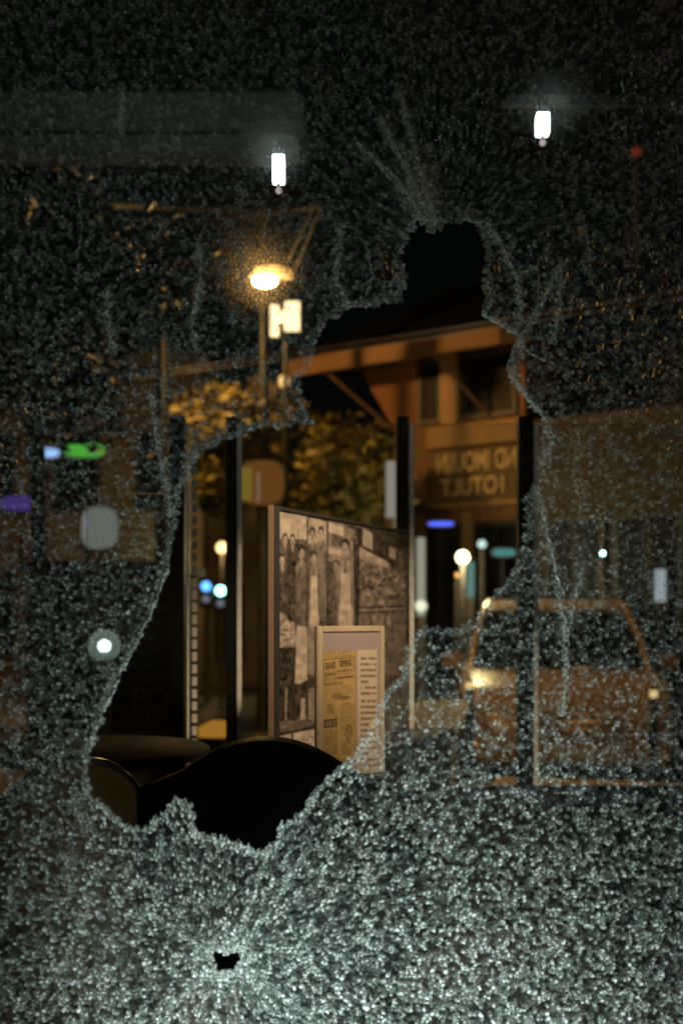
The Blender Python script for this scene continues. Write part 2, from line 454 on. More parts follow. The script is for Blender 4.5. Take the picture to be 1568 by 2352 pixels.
M['crush'] = shard_mat('crushed_glass_ridge', .55, .3, .2, 0, (.82, .87, .85), .01)
BR = [[(700,560),(690,620),(716,690)],[(1210,560),(1236,640),(1228,720)],[(1340,500),(1352,600)],[(180,420),(190,520),(178,600)],[(620,480),(604,560)],[(1420,640),(1404,720),(1416,800)],
      [(300,860),(318,930)],[(1330,980),(1316,1080),(1334,1170)],[(840,560),(856,640),(838,690)],[(90,900),(104,1000)],[(1190,640),(1230,610),(1262,560)],[(1186,770),(1214,812),(1250,830)],
      [(1108,724),(1150,748),(1190,771)],[(1190,774),(1164,845)],[(1164,847),(1206,912),(1250,961)],[(1060,505),(1098,514),(1120,500)],[(386,1306),(344,1418),(300,1500)],[(300,1502),(262,1580),(240,1636)]]
def ridge(pl, r):
    pts = []
    for (x0, y0), (x1, y1) in zip(pl[:-1], pl[1:]):
        n_ = max(2, int(math.hypot(x1-x0, y1-y0)/9))
        for k in range(n_): pts.append((x0+(x1-x0)*k/n_+random.gauss(0, 2.4), y0+(y1-y0)*k/n_+random.gauss(0, 2.4)))
    pts.append(pl[-1]); out = []
    for x, y in pts:
        X, Z = world2(x, y); out.append((X, bulge(X, Z)-.0012, Z-.62))
    o = MB().tube(out, [r*random.uniform(.25, 1.25) for _ in out], 5).build('crack_line', M['crush'], window)
    for nm in ('grain', 'crush'):
        a = o.data.attributes.new(nm, 'FLOAT', 'FACE'); a.data.foreach_set('value', [random.random() for _ in o.data.polygons])
for v in VEINS:
    if v[0][1] < 1900: ridge(v, .0017)
for v in BR: ridge(v, .0015)

# ------------------------------------------------------------------ unseen uplights added in the pavement to light the lower window
def uplight(x, y, watts, colr, aim, cone, label):
    t = thing('added_uplight', label, 'uplight', (x, y, .12))
    MB().lathe([(.085, 0), (.085, .008), (.066, .010), (.066, .003)], n=24).build('bezel', M['steel'], t, smooth=True)
    MB().lathe([(.064, .002), (.064, .006), (.03, .009)], n=24).build('lens', emit('added_uplight_lens', colr, 12), t, smooth=True)
    L = bpy.data.lights.new('added_uplight_beam', 'SPOT'); L.energy = watts; L.color = colr; L.spot_size = R(cone); L.spot_blend = 1.0
    L.shadow_soft_size = .05
    lo = bpy.data.objects.new('added_uplight_beam', L); col.objects.link(lo); lo.parent = t; lo.location = (0, 0, .03)
    d = Vector(aim)-Vector((x, y, .15)); lo.rotation_euler = d.to_track_quat('-Z', 'Y').to_euler()
uplight(.36, 1.30, 225, (.86, 1.0, .95), (.18, WIN_Y, .60), 80, 'unseen round steel uplight added in the pavement right of the viewer')
uplight(-.36, 1.30, 165, (.90, 1.0, .945), (-.15, WIN_Y, .57), 78, 'unseen round steel uplight added in the pavement left of the viewer')

# ------------------------------------------------------------------ glazed screen behind the display
SY = 4.1
def sx(px): return (px-784.0)/F*SY
scr = thing('glass_screen', 'frameless clear glass screen with black posts behind the display', 'glass screen', (0, SY, .5))
edges = [430, 550, 945, 1230, 1700]
ZT = 1.80
for a, b in zip(edges[:-1], edges[1:]):
    g = MB().box(sx(a)+.009, sx(b)-.009, -.005, .005, .01, ZT).build('glass_panel', M['glass'], scr)
    MB().box(sx(a)+.001, sx(a)+.0075, -.0055, .0055, .008, ZT+.001).build('polished_edge', M['glass_edge'], g)
    MB().box(sx(b)-.0075, sx(b)-.001, -.0055, .0055, .008, ZT+.001).build('polished_edge', M['glass_edge'], g)
    if a == 430:
        z = .1
        dm = MB().box(-.0095, .0095, -.0075, -.0055, 0, .033).build('frosted_dot', M['dot'], g, bevel=.004)
        dm.location = (sx(447.5), 0, z)
        while z < ZT-.08:
            z += .0445
            d2 = dm.copy(); col.objects.link(d2); d2.location = (sx(447.5), 0, z)
for a, b in ((388, 422), (518, 545), (911, 939), (1192, 1226)):
    MB().box(sx(a), sx(b), .012, .075, 0, ZT+.03).build('post', M['black'], scr, bevel=.003)
MB().box(sx(200), sx(1698), -.03, -.007, .0, .50).build('upstand', M['black'], scr)
MB().box(sx(200), sx(428), -.004, .008, .01, ZT-.25).build('glass_panel', M['glass'], scr)

# ------------------------------------------------------------------ printed board and framed clipping
def zoomxy(px, py):          # design pixel -> the enlarged study drawing of the board
    return ((px*1.7417-1000)*2.1386, (py*1.7417-2000)*2.1386)
def poly_mask(X, Y, pts):
    r = np.zeros(X.shape, bool); j = len(pts)-1
    for i in range(len(pts)):
        xi, yi = pts[i]; xj, yj = pts[j]
        cnd = ((yi > Y) != (yj > Y)) & (X < (xj-xi)*(Y-yi)/(yj-yi+1e-9)+xi)
        r ^= cnd; j = i
    return r
def vnoise(X, Y, s, seed):
    g = np.random.default_rng(seed).random((96, 96)); x = X/s; y = Y/s
    xi = np.floor(x).astype(int); yi = np.floor(y).astype(int); fx = x-xi; fy = y-yi
    fx = fx*fx*(3-2*fx); fy = fy*fy*(3-2*fy)
    q = lambda a, b: g[a % 96, b % 96]
    return (q(xi, yi)*(1-fx)+q(xi+1, yi)*fx)*(1-fy)+(q(xi, yi+1)*(1-fx)+q(xi+1, yi+1)*fx)*fy
def print_mesh(name, corner, eu, ev, nu, nv, paint, mat_, parent, org):
    """flat print as a fine grid whose vertices carry the printed colours"""
    U, Vv = np.meshgrid(np.linspace(0, 1, nu), np.linspace(0, 1, nv))
    pts = np.array(corner)[None, None]+U[..., None]*np.array(eu)+Vv[..., None]*np.array(ev)
    px = pts[..., 0]/pts[..., 1]*F+784; py = HOR-(pts[..., 2]-CAM_H)/pts[..., 1]*F
    X, Y = zoomxy(px, py)
    rgb = paint(X, Y)
    idx = np.arange(nu*nv).reshape(nv, nu)
    f = np.stack([idx[:-1, :-1], idx[1:, :-1], idx[1:, 1:], idx[:-1, 1:]], -1).reshape(-1, 4)
    me = bpy.data.meshes.new(name); me.from_pydata((pts.reshape(-1, 3)-np.array(org)).tolist(), [], f.tolist())
    a = me.color_attributes.new('print', 'FLOAT_COLOR', 'POINT')
    a.data.foreach_set('color', np.concatenate([rgb.reshape(-1, 3), np.ones((nu*nv, 1))], 1).ravel().astype(np.float32))
    me.materials.append(mat_); o = bpy.data.objects.new(name, me); col.objects.link(o); o.parent = parent
    return o
def ell(X, Y, cx, cy, rx, ry): return ((X-cx)/rx)**2+((Y-cy)/ry)**2 < 1
def paint_mural(X, Y):
    t = np.full(X.shape, .22)
    def pg(v, *p, tex=.0, s=14, seed=1):
        m_ = poly_mask(X, Y, p); t[m_] = v
        if tex: t[m_] += (vnoise(X, Y, s, seed)[m_]-.5)*tex
    def el(v, *a): t[ell(X, Y, *a)] = v
    pg(.16, (240, 90), (1400, 300), (1400, 1200), (240, 2100), tex=.16, s=30)
    pg(.52, (250, 100), (490, 140), (490, 340), (250, 330), tex=.1)
    pg(.50, (497, 150), (655, 185), (655, 470), (497, 430), tex=.1)
    pg(.34, (668, 180), (900, 240), (900, 560), (668, 520), tex=.2)
    pg(.66, (668, 190), (800, 235), (800, 310), (668, 272)); pg(.62, (668, 398), (800, 432), (790, 480), (668, 455))
    pg(.18, (700, 290), (800, 320), (800, 400), (690, 385))
    pg(.08, (800, 215), (1400, 320), (1400, 470), (1060, 330), (900, 260), tex=.06)
    pg(.10, (935, 240), (1240, 340), (1240, 560), (935, 420), tex=.05)
    pg(.58, (935, 400), (1190, 540), (1200, 640), (935, 560), tex=.1)
    pg(.62, (962, 240), (1045, 282), (1045, 430), (962, 390), tex=.25, s=9); pg(.52, (1190, 395), (1242, 422), (1242, 512), (1190, 490), tex=.2, s=8)
    pg(.33, (935, 500), (1060, 540), (1230, 600), (1330, 620), (1330, 930), (935, 960), tex=.42, s=22, seed=4)
    pg(.30, (935, 700), (1330, 690), (1330, 900), (935, 915), tex=.36, s=13, seed=8)
    for yy, v in ((915, .1), (938, .4), (960, .1)): pg(v, (935, yy), (1330, yy-16), (1330, yy-2), (935, yy+12))
    pg(.30, (940, 985), (1330, 960), (1330, 1500), (940, 1500), tex=.16, s=26)
    for xx in (985, 1050, 1110, 1170): pg(.46, (xx, 985), (xx+30, 982), (xx+30, 1070), (xx, 1072))
    # rows of figures: dark heads, suits, pale aprons
    def person(cx, cy, k, bottom, suit, face=.46, apron=None, hair=.07, turn=0.0):
        sh = 46*k; top = cy+62*k
        pg(suit, (cx-sh, top+46*k), (cx-sh*.55, top+6*k), (cx-8*k, top-14*k), (cx+8*k, top-14*k), (cx+sh*.55, top+6*k), (cx+sh, top+46*k), (cx+sh*1.02, bottom), (cx-sh*1.02, bottom), tex=.10, s=26, seed=int(cx))
        pg(suit*.45, (cx-sh*.80, top+110*k), (cx-sh*.70, top+110*k), (cx-sh*.66, bottom), (cx-sh*.76, bottom)); pg(suit*.45, (cx+sh*.70, top+110*k), (cx+sh*.80, top+110*k), (cx+sh*.76, bottom), (cx+sh*.66, bottom))
        pg(.62, (cx-11*k, top-8*k), (cx+11*k, top-8*k), (cx+2*k, top+95*k)); pg(.08, (cx-3*k, top+2*k), (cx+3*k, top+2*k), (cx+4*k, top+80*k), (cx-3*k, top+80*k))
        if apron is not None:
            pg(apron, (cx-sh*.5, top+70*k), (cx+sh*.5, top+70*k), (cx+sh*.82, bottom), (cx-sh*.82, bottom), tex=.08, s=40, seed=int(cx)+3)
            pg(apron*.85, (cx-sh*.42, top), (cx-sh*.30, top), (cx-sh*.30, top+80*k), (cx-sh*.44, top+80*k)); pg(apron*.85, (cx+sh*.30, top), (cx+sh*.42, top), (cx+sh*.44, top+80*k), (cx+sh*.30, top+80*k))
        pg(face*.8, (cx-8*k, cy+30*k), (cx+8*k, cy+30*k), (cx+9*k, top+2*k), (cx-9*k, top+2*k))
        el(hair, cx, cy-16*k, 25*k, 46*k); el(face, cx+turn, cy+8*k, 20*k, 44*k)
        for q in (-8, 8): el(face*.35, cx+turn+q*k, cy+2*k, 4.5*k, 6*k)
        el(face*.6, cx+turn, cy+18*k, 3*k, 8*k); el(face*.45, cx+turn, cy+32*k, 7*k, 4*k)
    person(300, 340, .95, 1050, .14); person(364, 345, .90, 1050, .10); person(532, 300, 1.15, 1000, .20); person(606, 285, 1.0, 1000, .28)
    person(440, 450, 1.05, 1085, .22, turn=4); person(275, 520, 1.05, 1100, .12, face=.55)
    person(548, 500, 1.1, 1085, .26, apron=.62); person(735, 560, .8, 1085, .2); person(815, 420, 1.55, 1085, .40, apron=.70, turn=-5)
    rr_ = np.random.default_rng(12)
    for _ in range(46):
        xx = rr_.uniform(945, 1320); yy = 590+rr_.uniform(0, 270)+(xx-945)*.08
        k_ = .36+.0005*(yy-560); person(xx, yy, k_, yy+150*k_, rr_.choice((.12, .2, .45, .55)), face=.42)
    for yy, v in ((915, .08), (938, .42), (960, .1)): pg(v, (935, yy), (1330, yy-16), (1330, yy-2), (935, yy+12))
    pg(.28, (935, 975), (1330, 950), (1330, 1500), (935, 1500), tex=.16, s=26)
    for xx in (985, 1050, 1110, 1170): pg(.46, (xx, 985), (xx+30, 982), (xx+30, 1070), (xx, 1072), tex=.3, s=9)
    pg(.09, (880, 330), (905, 330), (930, 1085), (908, 1085), (892, 700))
    for xx, w_, y0, y1 in ((490, 8, 150, 1085), (660, 13, 180, 1085), (414, 5, 250, 520), (928, 14, 240, 980)): pg(.06, (xx-w_/2, y0), (xx+w_/2, y0), (xx+w_/2, y1), (xx-w_/2, y1))
    pg(.42, (254, 965), (300, 975), (405, 1185), (392, 1245), (258, 1262), tex=.55, s=14, seed=5); pg(.45, (340, 1040), (378, 1045), (395, 1150), (350, 1100), tex=.2)
    pg(.08, (250, 1268), (398, 1262), (402, 1600), (385, 1895), (258, 1905), tex=.08, s=20)
    pg(.66, (402, 1075), (490, 1085), (492, 1580), (384, 1568), tex=.08, s=50); pg(.40, (496, 1090), (560, 1080), (560, 1500), (496, 1490), tex=.15)
    pg(.10, (395, 1590), (560, 1500), (560, 1720), (440, 1850), (395, 1860), tex=.08); pg(.36, (500, 1620), (560, 1600), (560, 1880), (500, 1880), tex=.3, s=14)
    pg(.56, (438, 1700), (470, 1695), (473, 1900), (428, 1912)); pg(.3, (300, 1600), (320, 1600), (318, 1890), (295, 1890), tex=.3, s=12)
    pg(.22, (250, 1900), (560, 1870), (560, 1945), (250, 2005), tex=.2, s=10)
    pg(.62, (250, 2012), (570, 1952), (570, 2400), (250, 2400), tex=.05); pg(.05, (250, 1996), (570, 1936), (570, 1956), (250, 2018))
    pg(.07, (352, 1995), (368, 1992), (370, 2060), (355, 2062))
    ring = ell(X, Y, 515, 2055, 24, 42) & ~ell(X, Y, 515, 2055, 17, 34); t[ring] = .1
    line = np.abs(Y-(2075-(X-260)*.14)-8*np.sin(X/18)) < 3; t[line & (Y > 2020)] = .15
    t = np.clip(t+(vnoise(X, Y, 9, 2)-.5)*.05, .01, .9)
    t = t*(.72+.56*vnoise(X, Y, 46, 31))+(vnoise(X, Y*.6, 17, 33)-.5)*.10
    for _ in range(2):
        q = np.pad(t, 1, mode='edge'); t = (q[:-2, 1:-1]+q[2:, 1:-1]+q[1:-1, :-2]+q[1:-1, 2:]+2*t)/6
    t = np.clip(t+(vnoise(X, Y, 6, 35)-.5)*.07, .012, .9)
    return np.stack([t**1.15*1.08, t**1.15*.94, t**1.15*.80], -1)
def paint_clip(X, Y):
    n1 = vnoise(X, Y, 30, 3); rgb = np.stack([.46+.08*n1, .33+.07*n1, .13+.05*n1], -1)
    ink = np.zeros(X.shape)
    Ys = Y+(X-620)*.10                       # the clipping is a little askew
    def rect(x0, x1, y0, y1, v=.75): ink[(X > x0) & (X < x1) & (Ys > y0) & (Ys < y1)] = v
    def box(x0, x1, y0, y1, wd=4, v=.8):
        rect(x0, x1, y0, y0+wd, v); rect(x0, x1, y1-wd, y1, v); rect(x0, x0+wd, y0, y1, v); rect(x1-wd, x1, y0, y1, v)
    def lines(x0, x1, y0, y1, st, v=.55, seed=1):
        k = ((Ys-y0) % st) < st*.5; word = vnoise(X, np.floor((Ys-y0)/st)*37, 7, seed) > .33
        ink[(X > x0) & (X < x1) & (Ys > y0) & (Ys < y1) & k & word] = v
    box(626, 742, 1318, 1370); lines(634, 735, 1330, 1362, 11, .5)
    lines(755, 872, 1310, 1400, 20, .6, 2)
    box(628, 890, 1368, 1482, 5)
    rect(640, 742, 1492, 1500, .9); rect(735, 885, 1530, 1542, .9); lines(745, 880, 1470, 1520, 12, .5, 4)
    lines(636, 725, 1508, 1560, 11, .6, 5); box(632, 735, 1500, 1580, 4)
    lines(630, 800, 1570, 1600, 15, .7, 6); lines(640, 890, 1610, 1680, 14, .35, 7)
    blob = ell(X, Ys, 745, 1690, 48, 26) | ell(X, Ys, 800, 1710, 60, 16); ink[blob] = .55*vnoise(X, Y, 10, 9)[blob]+.2
    blob = ell(X, Ys, 690, 1800, 34, 46); ink[blob] = .55*vnoise(X, Y, 9, 11)[blob]
    dg = np.abs((X-660)-(Ys-1740)*.6) < 5; ink[dg & (Ys > 1740) & (Ys < 1880)] = .6
    dg = np.abs((X-860)+(Ys-1640)*.7) < 4; ink[dg & (Ys > 1640) & (Ys < 1740)] = .5
    rect(632, 745, 1880, 1955, .85); lines(645, 735, 1900, 1940, 16, .1, 12)
    lines(770, 895, 1760, 1990, 16, .55, 13); lines(640, 750, 1970, 2190, 14, .45, 14)
    for xx in (660, 695, 730): rect(xx, xx+3, 1965, 2190, .6)
    blob = ell(X, Ys, 845, 2010, 36, 70); ink[blob] = (.75*vnoise(X, Y, 11, 15))[blob]+.1
    lines(780, 900, 2080, 2200, 18, .5, 16); box(622, 900, 1306, 2235, 3, .5)
    ink = np.clip(ink, 0, .95)[..., None]
    return rgb*(1-ink)+np.array((.035, .025, .015))*ink
def paint_caption(X, Y):
    ink = np.zeros(X.shape)
    def para(y0, y1, seed):
        k = ((Y-y0) % 50) < 22; lim = 1078 - (np.floor((Y-y0)/50) % 5 == 4)*60
        word = vnoise(X, np.floor((Y-y0)/50)*31, 11, seed) > .22
        ink[(X > 944) & (X < lim) & (Y > y0) & (Y < y1) & k & word] = .75
    para(1345, 1670, 21); para(1710, 2300, 22)
    n1 = vnoise(X, Y, 40, 20)[..., None]
    rgb = np.array((.56, .48, .38))+n1*.05
    return rgb*(1-ink[..., None])+np.array((.12, .09, .07))*ink[..., None]

pm = attr_mat('printed_photograph', 'print', .45); pc = attr_mat('newsprint', 'print', .8); pcap = attr_mat('caption_card', 'print', .7)
# the large photograph board, receding to the right
A = P(641, 1172, 3.1); dA, dB = 3.1, 3.98
BX = (936-784)/F*dB; AX = A.x
Ht = (1742-1172)/F*dA
base = Vector((AX, dA, A.z-Ht)); eu = Vector((BX-AX, dB-dA, 0)); nrm = Vector((eu.y, -eu.x, 0)).normalized()
board = thing('photograph_board', 'large sepia photograph board of shop staff in aprons behind framed clipping', 'photo board', base)
print_mesh('print', A+nrm*.0022, eu, Vector((0, 0, -Ht)), 330, 380, paint_mural, pm, board, base)
un = eu.normalized(); Lb = eu.length
def slab(parent, name, m, u0, u1, n0, n1, z0, z1):
    vs = [un*u+nrm*n_+Vector((0, 0, z)) for z in (z0, z1) for n_ in (n0, n1) for u in (u0, u1)]
    return MB().add(vs, [(0,2,3,1),(4,5,7,6),(0,1,5,4),(2,6,7,3),(0,4,6,2),(1,3,7,5)]).build(name, m, parent)
slab(board, 'backing_panel', M['frame_dark'], 0, Lb, -.03, .0015, 0, Ht)
slab(board, 'trim_edge', M['frame_dark'], -.001, Lb, -.028, .006, Ht+.0005, Ht+.010)
slab(board, 'side_channel', M['frame_dark'], -.026, -.0012, -.014, .003, 0, Ht+.011)
slab(board, 'wood_lipping', M['frame_edge'], -.033, -.0265, -.016, -.003, 0, Ht+.012)
# framed clipping before it
Q = P(727, 1438, 2.9); fd0, fd1 = 2.9, 3.03
fx1 = (882-784)/F*fd1; fe = Vector((fx1-Q.x, fd1-fd0, 0)); fl = fe.length; fu = fe.normalized(); fn = Vector((fu.y, -fu.x, 0))
FH = (1790-1438)/F*2.9
fb = Vector((Q.x, fd0, Q.z-FH))
fr = thing('picture_frame', 'cream picture frame holding a yellowed newspaper clipping and a typed caption', 'picture frame', fb)
def fbox(name, m, u0, u1, n0, n1, z0, z1, bev=0):
    vs = [fu*u+fn*n_+Vector((0, 0, z)) for z in (z0, z1) for n_ in (n0, n1) for u in (u0, u1)]
    return MB().add(vs, [(0,2,3,1),(4,5,7,6),(0,1,5,4),(2,6,7,3),(0,4,6,2),(1,3,7,5)]).build(name, m, fr, bevel=bev)
b1 = .019
fbox('frame_side', M['cream'], 0, b1, -.012, .003, 0, FH, .002); fbox('frame_side', M['cream'], fl-.013, fl, -.012, .003, 0, FH, .002)
fbox('frame_rail', M['cream'], b1+.0002, fl-.0132, -.012, .002, FH-.016, FH, .002); fbox('frame_rail', M['cream'], b1+.0002, fl-.0132, -.012, .002, 0, .016, .002)
fbox('mat_board', M['mat_board'], b1+.0004, fl-.0134, -.010, -.0005, .0162, FH-.0162)
def fpt(zx, zy, n_=0):       # study-drawing point on the frame's plane
    px, py = (zx/2.1386+1000)/1.7417, (zy/2.1386+2000)/1.7417
    ray = Vector(((px-784)/F, 1, (HOR-py)/F)); p0 = Vector((fb.x, fb.y, 0))+fn*n_
    t = (p0.x*fn.x+p0.y*fn.y)/(ray.x*fn.x+ray.y*fn.y)
    return Vector((0, 0, CAM_H))+ray*t
def print_on_frame(name, zx0, zx1, zy0, zy1, n_, nu, nv, paint, m):
    tl, tr, bl = fpt(zx0, zy0, n_), fpt(zx1, zy0, n_), fpt(zx0, zy1, n_)
    e1 = fu*((tr-tl).dot(fu)); e2 = Vector((0, 0, bl.z-tl.z))
    return print_mesh(name, tl, e1, e2, nu, nv, paint, m, fr, fb)
print_on_frame('caption_card', 918, 1085, 1283, 2300, .0003, 120, 420, paint_caption, pcap)
print_on_frame('newspaper_clipping', 618, 905, 1296, 2250, .0009, 260, 520, paint_clip, pc)
rotz = math.atan2(fu.y, fu.x)
ink = mat('newsprint_ink', (.03, .022, .014), .8)
for word, zx, zy, sxx in (('GRAND', 688, 1420, .40), ('OPENING', 817, 1400, .375)):
    text_mesh('headline', word, .0245, ink, fr, fpt(zx, zy, .0013)-fb, (R(90), R(-5), rotz), sxx, .0002)
# plinth that carries board and frame
pl = thing('display_plinth', 'dark painted plinth under the photograph board and framed clipping', 'plinth', (base.x, base.y, .5))
MB().add([un*u+nrm*n_+Vector((0, 0, z)) for z in (0, base.z-.5-.003) for n_ in (-.08, .16) for u in (-.08, Lb)],
         [(0,2,3,1),(4,5,7,6),(0,1,5,4),(2,6,7,3),(0,4,6,2),(1,3,7,5)]).build('cabinet', M['plinth'], pl, bevel=.004)
st = thing('frame_stand', 'black floor easel holding up the cream picture frame', 'easel', (fb.x, fb.y, .5))
for u in (.03, fl-.03):
    MB().tube([fu*u+fn*.02-Vector((0,0,0)), fu*u+fn*-.0 + Vector((0, 0, fb.z-.5-.012))], .008).build('leg', M['black'], st, smooth=True)
MB().tube([fu*fl*.5-fn*.16, fu*fl*.5-fn*.02+Vector((0, 0, fb.z-.5+.05))], .008).build('leg', M['black'], st, smooth=True)
MB().add([fu*u+fn*n_+Vector((0, 0, z)) for z in (fb.z-.5-.012, fb.z-.5-.001) for n_ in (-.02, .03) for u in (0, fl)],
         [(0,2,3,1),(4,5,7,6),(0,1,5,4),(2,6,7,3),(0,4,6,2),(1,3,7,5)]).build('ledge', M['black'], st)

# ------------------------------------------------------------------ unseen track spot and rail, added to light the board
def added_spot(loc, aim, watts, colr, cone, label):
    t = thing('added_spotlight', label, 'spotlight', loc)
    d = (Vector(aim)-Vector(loc)).normalized()
    MB().tube([(0, 0, .0), (0, 0, .22)], .008).build('stem', M['black'], t)
    MB().tube([-d*.07, d*.06], [.035, .042], 16).build('housing', M['black'], t, smooth=True)
    MB().tube([d*.0605, d*.063], [.034, .034], 16).build('lens', emit('spot_lens', colr, 20), t)
    L = bpy.data.lights.new('spot_beam', 'SPOT'); L.energy = watts; L.color = colr; L.spot_size = R(cone); L.spot_blend = .7; L.shadow_soft_size = .04
    lo = bpy.data.objects.new('spot_beam', L); col.objects.link(lo); lo.parent = t; lo.location = d*.07
    lo.rotation_euler = d.to_track_quat('-Z', 'Y').to_euler()
added_spot((.35, 2.06, 2.95), (.06, 3.45, 1.5), 175, (1.0, .70, .42), 44, 'unseen black track spotlight added above the display, aimed at the framed clipping')
rl = thing('added_track', 'unseen black track added above the display to carry the spotlight', 'track', (0, 2.06, 3.17))
MB().box(-2.4, 2.4, -.02, .02, 0, .03).build('rail', M['black'], rl)
for x in (-2.38, 2.38): MB().box(x-.03, x+.03, -.03, .03, -3.17+.5, -.002).build('upright', M['black'], rl)

# ------------------------------------------------------------------ black tub chair, tan chair, table
ch = thing('black_chair', 'black upholstered chair with rounded back below the framed clipping', 'chair', (-.155, 2.42, .5))
def chair_back(cx, halfw, ztop, zbase, rr, thick, prof):
    rings = []
    n = 36
    for i in range(n+1):
        t = -1+2*i/n; x = cx+halfw*t; y = -rr*(1-t*t)
        z = ztop*prof(t)
        th = thick*(1-.5*abs(t)**6)
        rings.append([(x, y-th/2, zbase), (x, y-th/2, zbase+(z-zbase)*.92), (x, y-th*.3, z-.008), (x, y, z), (x, y+th*.3, z-.008), (x, y+th/2, zbase+(z-zbase)*.92), (x, y+th/2, zbase)])
    return rings
def pr(t):
    return 1-(.27*t*t if abs(t) < .55 else .0817+.16*(abs(t)-.55))
MB().loft(chair_back(.0, .315, .856, .36, .06, .07, pr)).build('backrest', M['blackleather'], ch, smooth=True)
MB().box(-.28, .28, -.02, .46, .33, .45).build('seat', M['blackleather'], ch, smooth=True, bevel=.03)
for s_ in (-1, 1):
    MB().tube([(s_*.31, -.0, .60), (s_*.33, .25, .58), (s_*.31, .44, .50)], [.035, .04, .035], 10).build('armrest', M['blackleather'], ch, smooth=True)
    for yy in (-.04, .40): MB().tube([(s_*.25, yy, .34), (s_*.27, yy, 0)], [.02, .014]).build('leg', M['black'], ch)
tb = thing('round_table', 'round grey topped table left of the black chair', 'table', (-.68, 3.15, .5))
MB().lathe([(.0, .715), (.30, .715), (.315, .722), (.315, .738), (.305, .745), (0, .745)], n=48).build('table_top', M['tabletop'], tb, smooth=True)
MB().lathe([(.03, .02), (.028, .712)], n=16).build('column', M['black'], tb, smooth=True)
MB().lathe([(.20, 0), (.19, .014), (.03, .024)], n=28).build('foot', M['black'], tb, smooth=True)
tc_ = thing('tan_chair', 'tan leather tub chair at the lower left edge of the hole', 'chair', (-.575, 2.40, .5), R(24))
MB().loft(chair_back(0, .17, .812, .36, .12, .06, lambda t: 1-.16*abs(t)**2.4)).build('backrest', M['tan'], tc_, smooth=True)
MB().box(-.19, .19, -.03, .34, .32, .44).build('seat', M['tan'], tc_, smooth=True, bevel=.03)
MB().tube([(.17*t, -.12*(1-t*t)-.012, .812*(1-.16*abs(t)**2.4)+.004) for t in np.linspace(-.97, .97, 13)], .006).build('piping', M['chrome'], tc_, smooth=True)
for sx_ in (-.16, .16):
    for sy_ in (0, .30): MB().tube([(sx_, sy_, .33), (sx_*1.1, sy_, 0)], [.016, .012]).build('leg', M['black'], tc_)

# ------------------------------------------------------------------ boarded kiosk wall, left of the screen
kx0, kx1, kd = P(60, 0, 5.4).x, P(400, 0, 5.4).x, 5.4
ks = thing('boarded_kiosk', 'dark boarded kiosk with faint lettering behind left edge of hole', 'kiosk', (kx0, kd, 0))
kw = kx1-kx0; n = 27; bh = 1.82/n
MB().box(.012, kw-.012, .022, 1.0, .0, 1.80).build('core', M['plinth'], ks)
bd = MB().box(0, kw, 0, .02, .003, bh-.006).build('board', M['darkwood'], ks, bevel=.003)
for i in range(1, n):
    b2 = bd.copy(); col.objects.link(b2); b2.location = (random.uniform(-.004, .004), random.uniform(-.003, .003), i*bh)
cp = MB().box(-.03, kw+.03, -.03, 1.02, 1.825, 1.87).build('cornice', M['darkwood'], ks, bevel=.004)
text_mesh('lettering', 'PO', .15, mat('faded_lettering', (.16, .12, .08), .7), ks, (P(348, 0, kd).x-kx0, -.008, P(0, 1608, kd).z), (R(90), 0, 0), .9, .002)

# ------------------------------------------------------------------ beam with joint, pendant lights, dark girder
bm_ = thing('concrete_beam', 'pale grey overhead beam with a dark horizontal joint, upper left', 'beam', (0, 4.5, 0))
zt, zj0, zj1, zb = P(0, 207, 4.5).z, P(0, 296, 4.5).z, P(0, 306, 4.5).z, P(0, 356, 4.5).z
xe = P(695, 0, 4.5).x
MB().box(-5, xe, 0, .12, zj0, zt).build('upper_course', M['concrete'], bm_, bevel=.01)
MB().box(-4.99, xe-.01, .03, .11, zj1+.001, zj0-.001).build('joint', M['joint'], bm_)
MB().box(-5, xe-.02, 0, .12, zb, zj1).build('lower_course', M['concrete'], bm_, bevel=.01)
MB().box(-5.3, -5.01, -.02, .14, 0, zt).build('column', M['concrete'], bm_, bevel=.01)
MB().box(-2.95, -2.6, 0.01, .11, 0, zb-.002).build('column', M['concrete'], bm_, bevel=.01)
def pendant(px, py, w_, h_, d, top, label, power):
    p = P(px, py, d); hw, hh = w_/F*d/2, h_/F*d/2
    t = thing('pendant_light', label, 'pendant light', p)
    MB().box(-hw, hw, -hw, hw, -hh, hh).build('diffuser', emit('tube_light', (.86, 1.0, .95), 9), t, bevel=hw*.08)
    MB().box(-hw*1.05, hw*1.05, -hw*1.05, hw*1.05, hh+.001, hh+.02).build('cap', M['black'], t)
    MB().tube([(0, 0, hh+.02), (0, 0, top-p.z)], .006).build('stem', M['black'], t)
    MB().lathe([(.004, -hh-.034), (.009, -hh-.030), (.010, -hh-.022), (.005, -hh-.014)], n=12).build('pilot_lamp', emit('pilot_lamp_glow', (1, .75, .82), .5), t)  # glowing knob stands in for the small reflection below the lamp
    MB().tube([(0, 0, -hh-.016), (0, 0, -hh-.0005)], .005).build('neck', M['black'], t)
    L = bpy.data.lights.new('pendant_glow', 'POINT'); L.energy = power; L.color = (.86, 1, .95); L.shadow_soft_size = .06
    lo = bpy.data.objects.new('pendant_glow', L); col.objects.link(lo); lo.parent = t; lo.location = (0, -hw-.07, 0)
pendant(640, 390, 26, 60, 3.6, P(0, 330, 3.6).z, 'glowing white pendant tube light under the grey beam', 2.2)
p_ = P(640, 328, 3.6); MB().box(p_.x-.010, p_.x+.010, 3.58-4.5, -.001, p_.z-.0, p_.z+.02).build('lamp_bracket', M['black'], bm_)
pendant(1245, 287, 28, 46, 3.6, P(0, 240, 3.6).z, 'glowing white pendant tube light at upper right', 1.2)
GD = 3.6
gd = thing('steel_girder', 'dark steel girder across the upper right', 'girder', (0, GD, 0))
